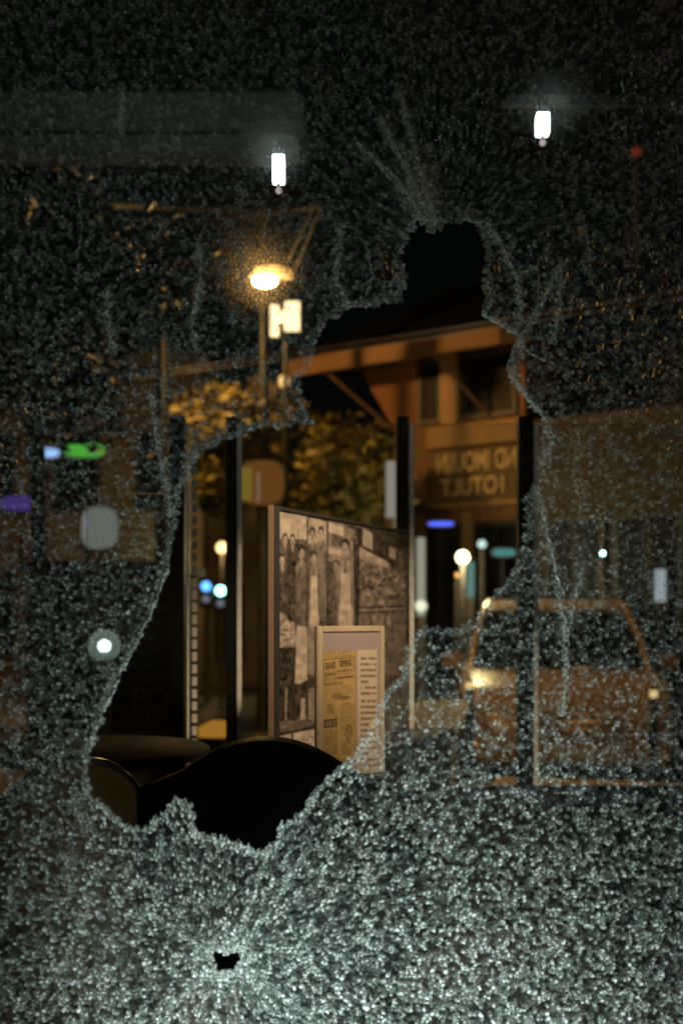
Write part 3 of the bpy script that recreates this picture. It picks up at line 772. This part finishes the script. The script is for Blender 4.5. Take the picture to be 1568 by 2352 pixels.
MB().box(P(1150, 0, GD).x, 5.2, -.0, .02, P(0, 243, GD).z, P(0, 226, GD).z)  .build('flange', M['black'], gd, bevel=.004)
MB().box(P(1150, 0, GD).x+.02, 5.2, .004, .016, P(0, 226, GD).z+.001, P(0, 216, GD).z).build('web', M['black'], gd)
MB().box(2.9, 3.05, .02, .18, 0, P(0, 248, GD).z-.002).build('column', M['black'], gd)

# ------------------------------------------------------------------ street lamps
def point(parent, loc, watts, colr, r=.1):
    L = bpy.data.lights.new('lamp_glow', 'POINT'); L.energy = watts; L.color = colr; L.shadow_soft_size = r
    lo = bpy.data.objects.new('lamp_glow', L); col.objects.link(lo); lo.parent = parent; lo.location = loc
SOD = (1.0, .50, .13)
def street_lamp(px, py, d, watts, label, strength, arm=True, scale=1.0, side=1):
    p = P(px, py, d)
    base = Vector((p.x-side*1.3*scale, d+1.0, 0))
    t = thing('street_lamp', label, 'street lamp', base)
    h = p-base
    MB().tube([(0, 0, 0), (0, 0, 1.0), (0, 0, h.z+1.15*scale)], [.09, .07, .045], 10).build('post', M['black'], t, smooth=True)
    MB().lathe([(.15, 0), (.14, .2), (.09, .26)], n=12).build('foot', M['lamphead'], t)
    for k in (0, 1):
        q0 = Vector((h.x+side*(.18+.12*k)*scale, h.y, h.z+.06)); q1 = Vector((h.x+side*(.52+.07*k)*scale, h.y+.1, h.z+(.86-.03*k)*scale))
        MB().tube([q0, q0.lerp(q1, .5), q1], .013*scale, 8).build('arm', M['steel'], t, smooth=True)
    MB().tube([(0, 0, h.z+1.1*scale), (h.x+side*.6*scale, h.y+.1, h.z+.86*scale)], .03*scale, 8).build('outreach', M['black'], t, smooth=True)
    MB().loft([[(h.x+side*a*scale+ (0), h.y+yy*ww*scale, h.z+zz*scale+.05*scale) for yy, zz in ((-1, 0), (-.7, hh), (.7, hh), (1, 0))] for a, ww, hh in ((-.16, .03, .04), (-.1, .1, .09), (.1, .11, .12), (.3, .05, .08))]).build('head', M['lamphead'], t, smooth=True)
    MB().lathe([(.02*scale, h.z-.035*scale), (.09*scale, h.z-.024*scale), (.125*scale, h.z), (.12*scale, h.z+.048*scale)], cx=h.x, cy=h.y, n=20).build('lens', emit('sodium_lens', (1, .74, .38), strength), t, smooth=True)
    point(t, (h.x, h.y-.20*scale, h.z-.06*scale), watts, SOD)
    return t
street_lamp(608, 650, 8.4, 100, 'brightest warm street lamp with twin arm, upper left of the hole', 45, scale=.70)
street_lamp(318, 643, 12.4, 430, 'distant dim orange street lamp above the dark tree on the left', 4, scale=1.0, side=-1)

# lit sign box hung below the near lamp, small lit box lower down
def sign_box(name, label, px0, px1, py0, py1, d, m, post=True, notch=False):
    a, b = P(px0, py1, d), P(px1, py0, d); cx = (a.x+b.x)/2
    t = thing(name, label, 'lit sign', (cx, d, 0))
    w_ = (b.x-a.x)/2
    if notch:
        h = b.z-a.z
        MB().prism([(-w_, a.z-.03), (-w_*.42, a.z-.03), (-w_*.42, a.z+h*.38), (-w_*.05, a.z+h*.38), (-w_*.05, a.z+h*.10), (w_, a.z+h*.10), (w_, b.z+.04), (0, b.z+.04), (-w_*.05, a.z+h*.78), (-w_*.42, a.z+h*.78), (-w_*.42, b.z), (-w_, b.z)], -.03, .03).build('lit_face', m, t)
        MB().box(-w_*.9, w_*.9, .035, .09, a.z+h*.42, a.z+h*.7).build('housing', M['lamphead'], t)
    else:
        hh, zc = (b.z-a.z)/2, (a.z+b.z)/2
        sup = lambda k, g: [(math.copysign(abs(math.cos(q))**k, math.cos(q))*(w_+g), zc+math.copysign(abs(math.sin(q))**k, math.sin(q))*(hh+g)) for q in np.linspace(0, 2*math.pi, 33)[:-1]]
        MB().prism(sup(.7, 0), -.02, .02).build('lit_face', m, t)
        MB().prism(sup(.6, .02), .022, .08).build('housing', M['lamphead'], t)
    if post: MB().tube([(0, .12, 0), (0, .12, b.z)], .03).build('post', M['black'], t)
    return t
sign_box('lit_sign', 'cream lit sign panels on a post just below the bright street lamp', 621, 688, 702, 766, 13.0, emit('cream_sign_glow', (1, .68, .36), 2.4), True, True)
sign_box('lit_box', 'small amber lit box below the cream sign, by the hole edge', 641, 664, 863, 888, 13.2, emit('amber_box_glow', (1, .58, .22), 1.5), True)

# overhead cables
for k, (ya, yb, lab) in enumerate(((806, 722, 'upper overhead cable across the black part of the hole'), (812, 742, 'lower overhead cable across the black part of the hole'))):
    a, b = P(-260, ya+130, 13.2), P(1900, yb-112, 8.4)
    pts = [a.lerp(b, i/10)-Vector((0, 0, .06*math.sin(math.pi*i/10))) for i in range(11)]
    c_ = thing('overhead_cable', lab, 'cable', pts[0], 0, 'overhead cables')
    MB().tube([q-pts[0] for q in pts], .007, 6).build('wire', M['steel'], c_, smooth=True)
pa, pb = P(-260, 936, 13.2), P(1900, 610, 8.4)
for p_, lb in ((pa, 'steel cable pole beyond the left edge'), (pb, 'steel cable pole beyond the right edge')):
    t = thing('cable_pole', lb, 'pole', (p_.x, p_.y+.03, 0))
    MB().tube([(0, 0, 0), (0, 0, p_.z+.15)], [.045, .03]).build('shaft', M['black'], t)
    MB().lathe([(.1, 0), (.09, .06), (.05, .1)], n=12).build('foot', M['black'], t)

# ------------------------------------------------------------------ corner building with the lettered sign
FA, FB = Vector((2.69, 13.6, 0)), Vector((-.58, 16.0, 0))
fdir = (FA-FB).normalized(); fang = math.atan2(fdir.y, fdir.x)
def fac(px):        # distance along the facade (from FB) that a design column meets, and its depth there
    k = (px-784)/F
    t = (k*FB.y-FB.x)/(fdir.x-k*fdir.y); return t, FB.y+fdir.y*t
def fz(px, py): return CAM_H+(HOR-py)/F*fac(px)[1]
cb = thing('corner_building', 'two storey building with bracketed eaves and mirrored lettering above shopfront', 'building', FB, fang)
L0, L1, L2 = fac(905)[0], fac(1204)[0], fac(1720)[0]
wallm = M['brick']
EL = fac(735)[0]
MB().prism([(L0, .13), (L1, .13), (L1, 5.02), (fac(822)[0], 5.02), (L0, 4.1)], .0, 4.0).build('wall', wallm, cb)
MB().box(L1+.002, L2, .03, 3.9, .13, 4.02).build('side_wing', mat('shaded_brown_render', (.06, .045, .03), .9, var=.4, scale=1.2, bump=.3), cb)  # wing render darkened in its colour to read as shaded
MB().add([(EL, -.75, 5.03), (L1+.1, -.75, 5.03), (L1+.1, 4.4, 5.03), (EL, 4.4, 5.03), (EL+1, 1.8, 6.4), (L1-.9, 1.8, 6.4)],
         [(3,2,1,0), (0,1,5,4), (1,2,5), (2,3,4,5), (3,0,4)]).build('roof', M['roof'], cb)
MB().box(EL, L1+.1, -.80, -.752, 4.80, 5.02).build('eaves_board', mat('dark_timber_eaves', (.17, .09, .035), .7, var=.4, scale=3, bump=.3), cb, bevel=.005)
MB().box(EL, L1+.1, -.75, -.002, 4.985, 5.024).build('soffit', M['fascia'], cb)
def window(u0, u1, z0, z1, pane=None, bars=1):
    f = MB()
    f.box(u0-.05, u0, -.05, .02, z0-.05, z1+.05); f.box(u1, u1+.05, -.05, .02, z0-.05, z1+.05)
    f.box(u0, u1, -.05, .02, z1, z1+.05); f.box(u0, u1, -.05, .02, z0-.05, z0)
    w_ = f.build('window', M['winframe'], cb)
    MB().box(u0+.001, u1-.001, -.018, -.006, z0+.001, z1-.001).build('pane', pane or M['darkpane'], w_)
    for k in range(bars):
        x = u0+(u1-u0)*(k+1)/(bars+1); MB().box(x-.012, x+.012, -.03, -.0185, z0+.002, z1-.002).build('glazing_bar', M['winframe'], w_)
    return w_
def U(px): return fac(px)[0]
window(U(968)+.02, U(1014)-.03, 4.16, 4.88, bars=0)
window(U(1054)+.03, U(1180), 4.16, 4.88, bars=0)
MB().box(U(1016), U(1052), -.06, -.003, 4.07, 4.98).build('pilaster', M['fascia'], cb)
MB().box(U(985), U(1203), -.07, -.003, 3.78, 4.06).build('fascia_board', M['fascia'], cb, bevel=.004)
sb = MB().box(U(985), U(1203), -.05, -.003, 3.08, 3.74).build('sign_board', M['signdark'], cb, bevel=.004)
MB().box(U(985), U(1203), -.085, -.004, 3.0, 3.07).build('moulding', M['fascia'], cb)
um = (U(1003)+U(1210))/2
text_mesh('lettering', 'IND IMOUIIN', .34, M['letter'], cb, (um, -.075, 3.56), (R(90), 0, 0), -.60, .012)
text_mesh('lettering', '1OTULT', .30, M['letter'], cb, (um-.06, -.075, 3.25), (R(90), 0, 0), -.85, .012)
for pa_, pb_ in (((820, 835), (906, 968)), ((1062, 830), (1132, 940))):
    u0, u1 = U(pa_[0]), U(pb_[0])
    MB().tube([(u0, -.70, 4.82), (u1, -.02, 4.08)], .022, 6).build('eaves_bracket', M['signdark'], cb)
# shopfront
for a, b, lit in ((990, 1062, 0), (1095, 1190, 0), (1265, 1380, 0), (1420, 1560, 0)):
    window(U(a), U(b), .75, 2.75, bars=1)
MB().box(U(1066), U(1091), -.09, -.003, .13, 2.95).build('pier', M['fascia'], cb, bevel=.01)
dr = MB().box(U(900), U(955), -.03, -.003, .14, 2.3).build('door', M['darkwood'], cb)
MB().tube([(U(908), -.05, 1.1), (U(908), -.05, 1.3)], .012).build('door_handle', M['chrome'], dr)
MB().box(U(960), L1, -.06, -.003, .14, .6).build('stall_riser', M['wallbrown'], cb)

# ------------------------------------------------------------------ other far buildings
def block(name, label, px0, px1, d, ztop, wm, rows, depth=5, lit={}):
    x0, x1 = P(px0, 0, d).x, P(px1, 0, d).x
    t = thing(name, label, 'building', (x0, d, 0)); W = x1-x0
    MB().box(0, W, 0, depth, .02, ztop).build('wall', wm, t)
    MB().box(-.15, W+.15, -.18, depth+.1, ztop+.002, ztop+.22).build('cornice', M['wallgrey'], t, bevel=.02)
    i = 0
    for z0, z1, n_ in rows:
        st_ = W/n_
        for k in range(n_):
            a, b = st_*(k+.25), st_*(k+.75)
            f = MB(); f.box(a-.06, a, -.05, -.003, z0-.06, z1+.06); f.box(b, b+.06, -.05, -.003, z0-.06, z1+.06); f.box(a, b, -.05, -.003, z1, z1+.06); f.box(a, b, -.07, -.003, z0-.06, z0)
            w_ = f.build('window', M['winframe'], t)
            MB().box(a+.001, b-.001, -.03, -.004, z0+.001, z1-.001).build('pane', lit.get(i, M['darkpane']), w_); i += 1
    return t
block('terrace_building', 'dim brown terrace building behind the signs on the far left', -500, 466, 25, 7.2, M['wallbrown'], [(.8, 2.6, 5), (4.0, 5.6, 5)],
      lit={})
mb_ = block('low_shop_building', 'low shop building with orange fascia seen between the glass edges', 470, 930, 26, 4.6, M['wallbrown'], [(.7, 2.3, 4)])
rb_ = block('right_hand_building', 'plain rendered building behind the parked car, far right', 1640, 2400, 19, 6.5, M['wallgrey'], [(.8, 2.4, 3), (4, 5.4, 3)])
# lit fascia of the low shop (a backlit sign)
fo = sign_box('orange_shop_sign', 'orange backlit shop sign between the trees, left of the board', 552, 652, 1060, 1160, 12.9, emit('orange_fascia_glow', (1, .34, .08), .16), False)
MB().box(-.24, -.11, -.03, -.021, P(0, 1150, 12.9).z, P(0, 1075, 12.9).z).build('yellow_panel', emit('yellow_panel_glow', (1, .62, .10), .22), fo)
MB().box(-.06, -.025, -.03, -.021, P(0, 1155, 12.9).z, P(0, 1085, 12.9).z).build('pale_panel', emit('pale_panel_glow', (1, .6, .35), .25), fo)
MB().box(-.02, .02, .085, .12, 0, P(0, 1165, 12.9).z).build('support', M['lamphead'], fo)

# ------------------------------------------------------------------ small lit things across the street
def glow_sign(name, label, px, py, w_, h_, d, colr, s, post=True, cat='lit sign'):
    t = sign_box(name, label, px-w_/2, px+w_/2, py-h_/2, py+h_/2, d, emit(name+'_glow', colr, s), post)
    t['category'] = cat; return t
def lamp_globe(name, label, px, py, dia, d, colr, s, watts=0, post=True, cat='globe lamp'):
    p = P(px, py, d); r = dia/F*d/2
    t = thing(name, label, cat, (p.x, d, 0))
    MB().lathe([(r*math.cos(a)+1e-4, p.z+r*math.sin(a)) for a in np.linspace(-math.pi/2, math.pi/2, 13)], n=20).build('globe', emit(name+'_glow', colr, s), t, smooth=True)
    MB().lathe([(r*.5, p.z-r*1.35), (r*.62, p.z-r*.85)], n=14).build('collar', M['lamphead'], t)
    if post: MB().tube([(0, 0, 0), (0, 0, p.z-r*1.3)], [.045, .03]).build('post', M['lamphead'], t)
    if watts: point(t, (0, -r-.1, p.z), watts, colr, .08)
    return t
glow_sign('pale_blue_sign', 'pale blue lit sign at the far left', 102, 1040, 70, 22, 24.2, (.35, .55, 1.0), 1.1)
glow_sign('green_sign', 'green lit sign beside the pale blue sign at far left', 195, 1035, 92, 30, 24.3, (.12, .65, .06), .6)
glow_sign('purple_sign', 'dim violet lit sign at the left edge', 50, 1156, 96, 34, 24.4, (.22, .12, .75), .2)
glow_sign('white_lit_panel', 'soft white lit panel left of the hole', 230, 1212, 84, 96, 24.0, (1, .96, .86), .17)
wl = lamp_globe('white_lamp', 'bright white globe lamp by the left rim of the hole', 240, 1484, 30, 5.0, (.85, 1, .95), 4, 0)
m_, t_, n_, l_ = mat_new('frosted_globe'); oo = n_.new('ShaderNodeOutputMaterial'); tr_ = n_.new('ShaderNodeBsdfTransparent'); tl_ = n_.new('ShaderNodeBsdfTranslucent'); mm_ = n_.new('ShaderNodeMixShader')
mm_.inputs[0].default_value = .3; l_.new(tr_.outputs[0], mm_.inputs[1]); l_.new(tl_.outputs[0], mm_.inputs[2]); l_.new(mm_.outputs[0], oo.inputs[0])
pz = P(240, 1484, 5.0).z
MB().lathe([(.072*math.cos(a)+1e-4, pz+.072*math.sin(a)) for a in np.linspace(-math.pi/2, math.pi/2, 15)], n=24).build('frosted_globe', m_, wl, smooth=True)
lamp_globe('lantern', 'warm lantern in the gap beside the dotted glass edge', 510, 1258, 26, 24.0, (1, .62, .25), 4, 60, cat='lantern')
def traffic_light(px, py, d, colr, s, label):
    p = P(px, py, d); t = thing('signal_light', label, 'signal light', (p.x, d, 0))
    r = 11/F*d
    MB().tube([(0, -.11, p.z), (0, -.10, p.z)], r, 16).build('lens', emit('signal_glow', colr, s), t)
    MB().box(-r*1.5, r*1.5, -.098, .12, p.z-r*4.4, p.z+r*1.7).build('housing', M['black'], t, bevel=.02)
    MB().tube([(0, .05, 0), (0, .05, p.z-r*4.4)], .05).build('post', M['lamphead'], t)
    MB().tube([(0, -.12, p.z-r*2.6), (0, -.10, p.z-r*2.6)], r*.8, 14).build('lens', emit('signal_dim_glow', (.6, .62, .8), .3), t)
traffic_light(475, 1347, 20, (.12, .38, 1), 3.5, 'small blue signal light beyond the dotted glass edge')
traffic_light(508, 1357, 20.2, (.35, 1, .8), 9, 'small green-white signal light right of the blue one')
def tube_sign(px, y0, y1, w_, d, colr, s, label, spots=()):
    a, b = P(px, y1, d), P(px, y0, d); t = thing('light_column', label, 'light column', (a.x, d, 0)); r = w_/F*d/2
    MB().tube([(0, 0, a.z), (0, 0, b.z)], r, 12).build('tube', emit('column_glow', colr, s), t, smooth=True)
    MB().tube([(0, .0, 0), (0, .0, a.z-.001)], r*1.1, 12).build('post', M['lamphead'], t)
    for yy in spots:
        z = P(px, yy, d).z
        MB().lathe([(r*1.35*math.cos(q)+1e-4, z+r*1.35*math.sin(q)) for q in np.linspace(-1.57, 1.57, 9)], cy=-r*.6, n=14).build('bulb', emit('bulb_glow', (1, .93, .7), 1.3), t, smooth=True)
tube_sign(609, 1210, 1395, 15, 22, (1, .85, .62), .55, 'pale lit column with bulbs, left of the photograph board', (1242, 1312))
tube_sign(966, 1235, 1415, 20, 13.2, (1, .93, .75), .38, 'pale lit column right of the thick black post', (1392,))
tube_sign(1080, 1290, 1372, 18, 13.0, (.45, .8, .7), .32, 'short pale green lit column beneath the round globe lamp')
tube_sign(897, 1060, 1190, 22, 12.6, (.85, .72, .66), .38, 'tall pinkish lit column left of the thick black post')
tube_sign(1515, 1308, 1382, 26, 12.8, (.85, .85, .95), .5, 'greyish lit column above the parked car, far right')
lamp_globe('globe_lamp', 'round warm white globe lamp right of the black post', 1062, 1280, 30, 12.6, (1, .80, .45), 10, 45)
lamp_globe('amber_globe_lamp', 'small amber globe lamp below the round white one', 1050, 1321, 12, 12.9, (1, .42, .14), 2.2)
lamp_globe('twin_globe_lamp', 'pale green-white globe lamp right of the warm round one', 1106, 1250, 20, 13.3, (.78, .95, .9), 1.2)
lamp_globe('teal_star_lamp', 'tiny teal-white lamp above the parked car', 1383, 1271, 10, 12.7, (.5, 1, .9), 14)
glow_sign('blue_neon_sign', 'thin blue neon sign under the lettered building sign', 1012, 1203, 58, 9, 13.9, (.10, .14, 1), 1.8)
glow_sign('teal_sign', 'blurred teal sign near the right rim of the hole', 1157, 1269, 52, 16, 13.6, (.20, .62, .62), .45)
glow_sign('teal_shop_sign', 'dim teal lit panel behind the end of the photograph board', 929, 1330, 30, 90, 12.5, (.10, .42, .40), .25)
lamp_globe('red_beacon', 'dim red beacon high at the upper right', 1460, 350, 24, 17.5, (1, .12, .04), .12, cat='beacon')

# ------------------------------------------------------------------ trees
def tree(px, py, d, rx, rz, nleaf, lm, label, lsize=.075, trunk_r=.09):
    p = P(px, py, d); t = thing('street_tree', label, 'tree', (p.x, d, 0))
    tm = MB().tube([(0, 0, 0), (.03, 0, p.z*.4), (-.02, .03, p.z*.75), (0, 0, p.z+rz*.4)], [trunk_r, trunk_r*.75, trunk_r*.5, .02], 8)
    for k in range(9):
        a = random.uniform(0, 6.28); z0 = p.z-rz*random.uniform(.2, 1.0); q = Vector((math.cos(a)*rx*.75, math.sin(a)*rx*.75, random.uniform(.2, .6)*rz+p.z-rz*.3))
        s0 = Vector((0, 0, max(z0, 1))); tm.tube([s0, s0.lerp(q, .5)+Vector((0, 0, .12)), q], [trunk_r*.4, trunk_r*.25, .008], 6)
    tm.build('trunk', M['bark'], t, smooth=True)
    cr = MB(); cent = []
    for k in range(26):
        v = Vector((random.gauss(0, 1), random.gauss(0, 1), random.gauss(0, 1))).normalized()*random.uniform(.35, 1)
        cent.append((Vector((v.x*rx, v.y*rx, v.z*rz+p.z)), random.uniform(.2, .42)*rx))
    for k in range(nleaf):
        cc, rr = random.choice(cent); v = Vector((random.gauss(0, 1), random.gauss(0, 1), random.gauss(0, 1)*.8))*rr*.55+cc
        a = Vector((random.gauss(0, 1), random.gauss(0, 1), random.gauss(0, .6))).normalized(); b = a.orthogonal().normalized()
        b.rotate(Matrix.Rotation(random.uniform(0, 6.28), 3, a)); s_ = lsize*random.uniform(.6, 1.3)
        cr.add([v-a*s_, v+b*s_*.45, v+a*s_, v-b*s_*.45], [(0, 1, 2, 3)])
    cr.build('crown', lm, t)
tree(533, 1040, 13.8, .62, 1.1, 4800, M['leaf'], 'yellow leaved street tree between the two left glass edges')
tree(790, 1080, 13.6, .72, .60, 5000, M['leaf'], 'yellowing street tree above the top of the photograph board')
tree(600, 980, 15.5, .5, .7, 2500, M['leaf'], 'small lit tree rising above the orange shop sign')
tree(90, 690, 6.9, .72, .85, 8000, M['leafdark'], 'large dark green tree filling the upper left', .06, .10)

# ------------------------------------------------------------------ parked car, nose towards the viewer
car = thing('parked_car', 'bronze sport utility car parked nose on behind shattered lower right glass', 'car', (2.02, 10.4, 0), R(-7))
def ring(y, hw, z0, z1, r=.1, n=6, tumble=0):
    pts = []
    for cx, cz, a0 in ((hw-r-tumble, z1-r, 0), (-hw+r+tumble, z1-r, 90), (-hw+r, z0+r, 180), (hw-r, z0+r, 270)):
        for k in range(n):
            a = R(a0+90*k/(n-1)); pts.append((cx+r*math.cos(a), y, cz+r*math.sin(a)))
    return pts
MB().loft([ring(-.95, .70, .42, .80, .12), ring(-.88, .84, .34, .92, .12), ring(-.6, .91, .30, 1.02, .12), ring(.25, .93, .28, 1.12, .10), ring(1.8, .94, .28, 1.14, .1), ring(3.2, .93, .30, 1.14, .12), ring(3.55, .86, .42, 1.05, .15)]).build('body', M['carpaint'], car, smooth=True)
MB().loft([ring(.42, .80, 1.10, 1.14, .015), ring(.98, .74, 1.105, 1.66, .07, tumble=.05), ring(1.3, .74, 1.105, 1.75, .09, tumble=.06), ring(2.7, .73, 1.105, 1.74, .09, tumble=.06), ring(3.3, .76, 1.105, 1.28, .06)]).build('cabin', M['carglass'], car, smooth=True)
MB().loft([ring(1.0, .67, 1.655, 1.70, .02), ring(1.32, .68, 1.745, 1.79, .02), ring(2.7, .67, 1.735, 1.785, .02), ring(2.95, .64, 1.64, 1.68, .02)]).build('roof', M['carpaint'], car, smooth=True)
for s_ in (-1, 1):
    MB().tube([(s_*.83, .36, 1.11), (s_*.79, .72, 1.40), (s_*.70, 1.02, 1.68), (s_*.655, 1.3, 1.765)], .034, 8).build('windscreen_pillar', M['carpaint'], car, smooth=True)
    MB().tube([(s_*.62, 1.35, 1.82), (s_*.62, 2.7, 1.82)], .018, 8).build('roof_rail', M['chrome'], car, smooth=True)
    hl = MB().loft([ring(-.93, .13, .70, .84, .05), ring(-.80, .15, .68, .88, .05)]).build('headlight', M['headlamp'], car, smooth=True); hl.location = (s_*.62, 0, 0)
    md = MB().loft([ring(0, .09, 0, .15, .04), ring(.1, .08, .01, .14, .04)]).build('wing_mirror', M['carpaint'], car, smooth=True); md.location = (s_*1.02, .55, 1.12)
    ti = MB().lathe([(.04, -.05), (.07, -.05), (.07, .02), (.04, .02)], n=12).build('indicator', mat('amber_lens', (.7, .22, .03), .2), car); ti.rotation_euler = (R(90), 0, 0); ti.location = (s_*.74, -.86, .62)
    for yy in (-.15, 2.6):
        wh = MB().lathe([(.20, -.10), (.33, -.10), (.36, -.06), (.36, .06), (.33, .10), (.20, .10)], n=28).build('tyre', M['rubber'], car, smooth=True)
        wh.rotation_euler = (0, R(90), 0); wh.location = (s_*.84, yy, .36)
        rm = MB().lathe([(.04, -.10), (.21, -.085), (.21, .085), (.04, .10)], n=20).build('rim', M['chrome'], wh, smooth=True)
    MB().tube([(s_*.45, .40, 1.13), (s_*.05, .60, 1.30)], .008).build('wiper', M['black'], car)
for k in range(4): MB().box(-.42, .42, -.965, -.93, .58+.06*k, .605+.06*k).build('grille_bar', M['chrome'], car)
MB().loft([ring(-1.02, .78, .40, .56, .06), ring(-.90, .88, .38, .56, .06)]).build('bumper', M['carpaint'], car, smooth=True)
MB().box(-.17, .17, -1.035, -1.022, .43, .53).build('number_plate', M['headlamp'], car)

def bollard(px, py, d, watts, label):  # amber glints built as bollards, added to light the car's front
    p = P(px, py, d); t = thing('added_bollard_lamp', label, 'bollard lamp', (p.x, d, 0), 0, 'bollard lamps')
    MB().tube([(0, 0, 0), (0, 0, p.z-.03)], .03, 12).build('post', M['black'], t, smooth=True)
    MB().tube([(0, 0, p.z-.029), (0, 0, p.z+.02)], .026, 12).build('lens', emit('added_bollard_glow', (1, .60, .24), 1.3), t)
    MB().tube([(0, 0, p.z+.021), (0, 0, p.z+.04)], [.04, .02], 12).build('cap', M['black'], t)
    point(t, (0, .09, p.z), watts, (1, .55, .2), .04)
bollard(1078, 1572, 8.0, 4.5, 'added amber bollard lamp left of the parked car')
bollard(1500, 1592, 8.0, 4, 'added amber bollard lamp before the right headlight of the parked car')
# ------------------------------------------------------------------ bench, timber planter box, amber box
bn = thing('timber_bench', 'warm lit timber bench in front of the parked car, lower right', 'bench', (2.05, 7.4, 0), R(-14))
for k in range(5):
    MB().box(-1.1, 1.1, .11*k, .11*k+.095, .42, .46).build('slat', M['plank'], bn, bevel=.006)
MB().box(-1.08, 1.08, -.02, -.005, .36, .47).build('front_rail', M['plank'], bn, bevel=.004)
MB().box(-1.05, 1.05, .02, .05, .12, .19).build('stretcher', M['plank'], bn, bevel=.004)
for xx in (-.95, .95): MB().box(xx-.04, xx+.04, .01, .50, 0, .419).build('leg', M['plank'], bn, bevel=.004)
pb_ = thing('timber_counter', 'warm lit timber counter at the right end of the framed clipping', 'counter', (.46, 5.6, 0), R(-8))
for k in range(8):
    z0 = 1.10*k/8; z1 = 1.10*(k+1)/8-.005
    MB().box(-.13, .13, -.62, -.60, z0+.002, z1).build('plank', M['plank'], pb_, bevel=.003)
    MB().box(-.13, -.11, -.598, 1.0, z0+.002, z1).build('plank', M['plank'], pb_, bevel=.003)
    MB().box(.11, .13, -.598, 1.0, z0+.002, z1).build('plank', M['plank'], pb_, bevel=.003)
MB().box(-.109, .109, -.599, 1.0, .01, 1.09).build('core', M['plinth'], pb_)
for k in range(3): MB().box(-.15+.101*k, -.052+.101*k, -.64, 1.02, 1.102, 1.125).build('top_plank', M['plank'], pb_, bevel=.003)
ab = thing('amber_bin', 'box with amber lit top just right of the dotted glass edge', 'box', (P(487, 0, 7.0).x, 7.0, 0), R(-12))
zt_ = P(0, 1672, 7.0).z
MB().box(-.10, .10, -.10, .10, 0, zt_-.05).build('cabinet', M['plinth'], ab, bevel=.005)
MB().add([(-.10, -.10, zt_-.05), (.10, -.10, zt_-.05), (.10, .10, zt_-.05), (-.10, .10, zt_-.05), (-.08, -.09, zt_+.0), (.10, -.09, zt_+.0), (.10, .09, zt_+.04), (-.03, .09, zt_+.04)],
         [(0,1,5,4), (1,2,6,5), (2,3,7,6), (3,0,4,7), (4,5,6,7)]).build('lit_top', emit('amber_top_glow', (1, .42, .06), .42), ab)
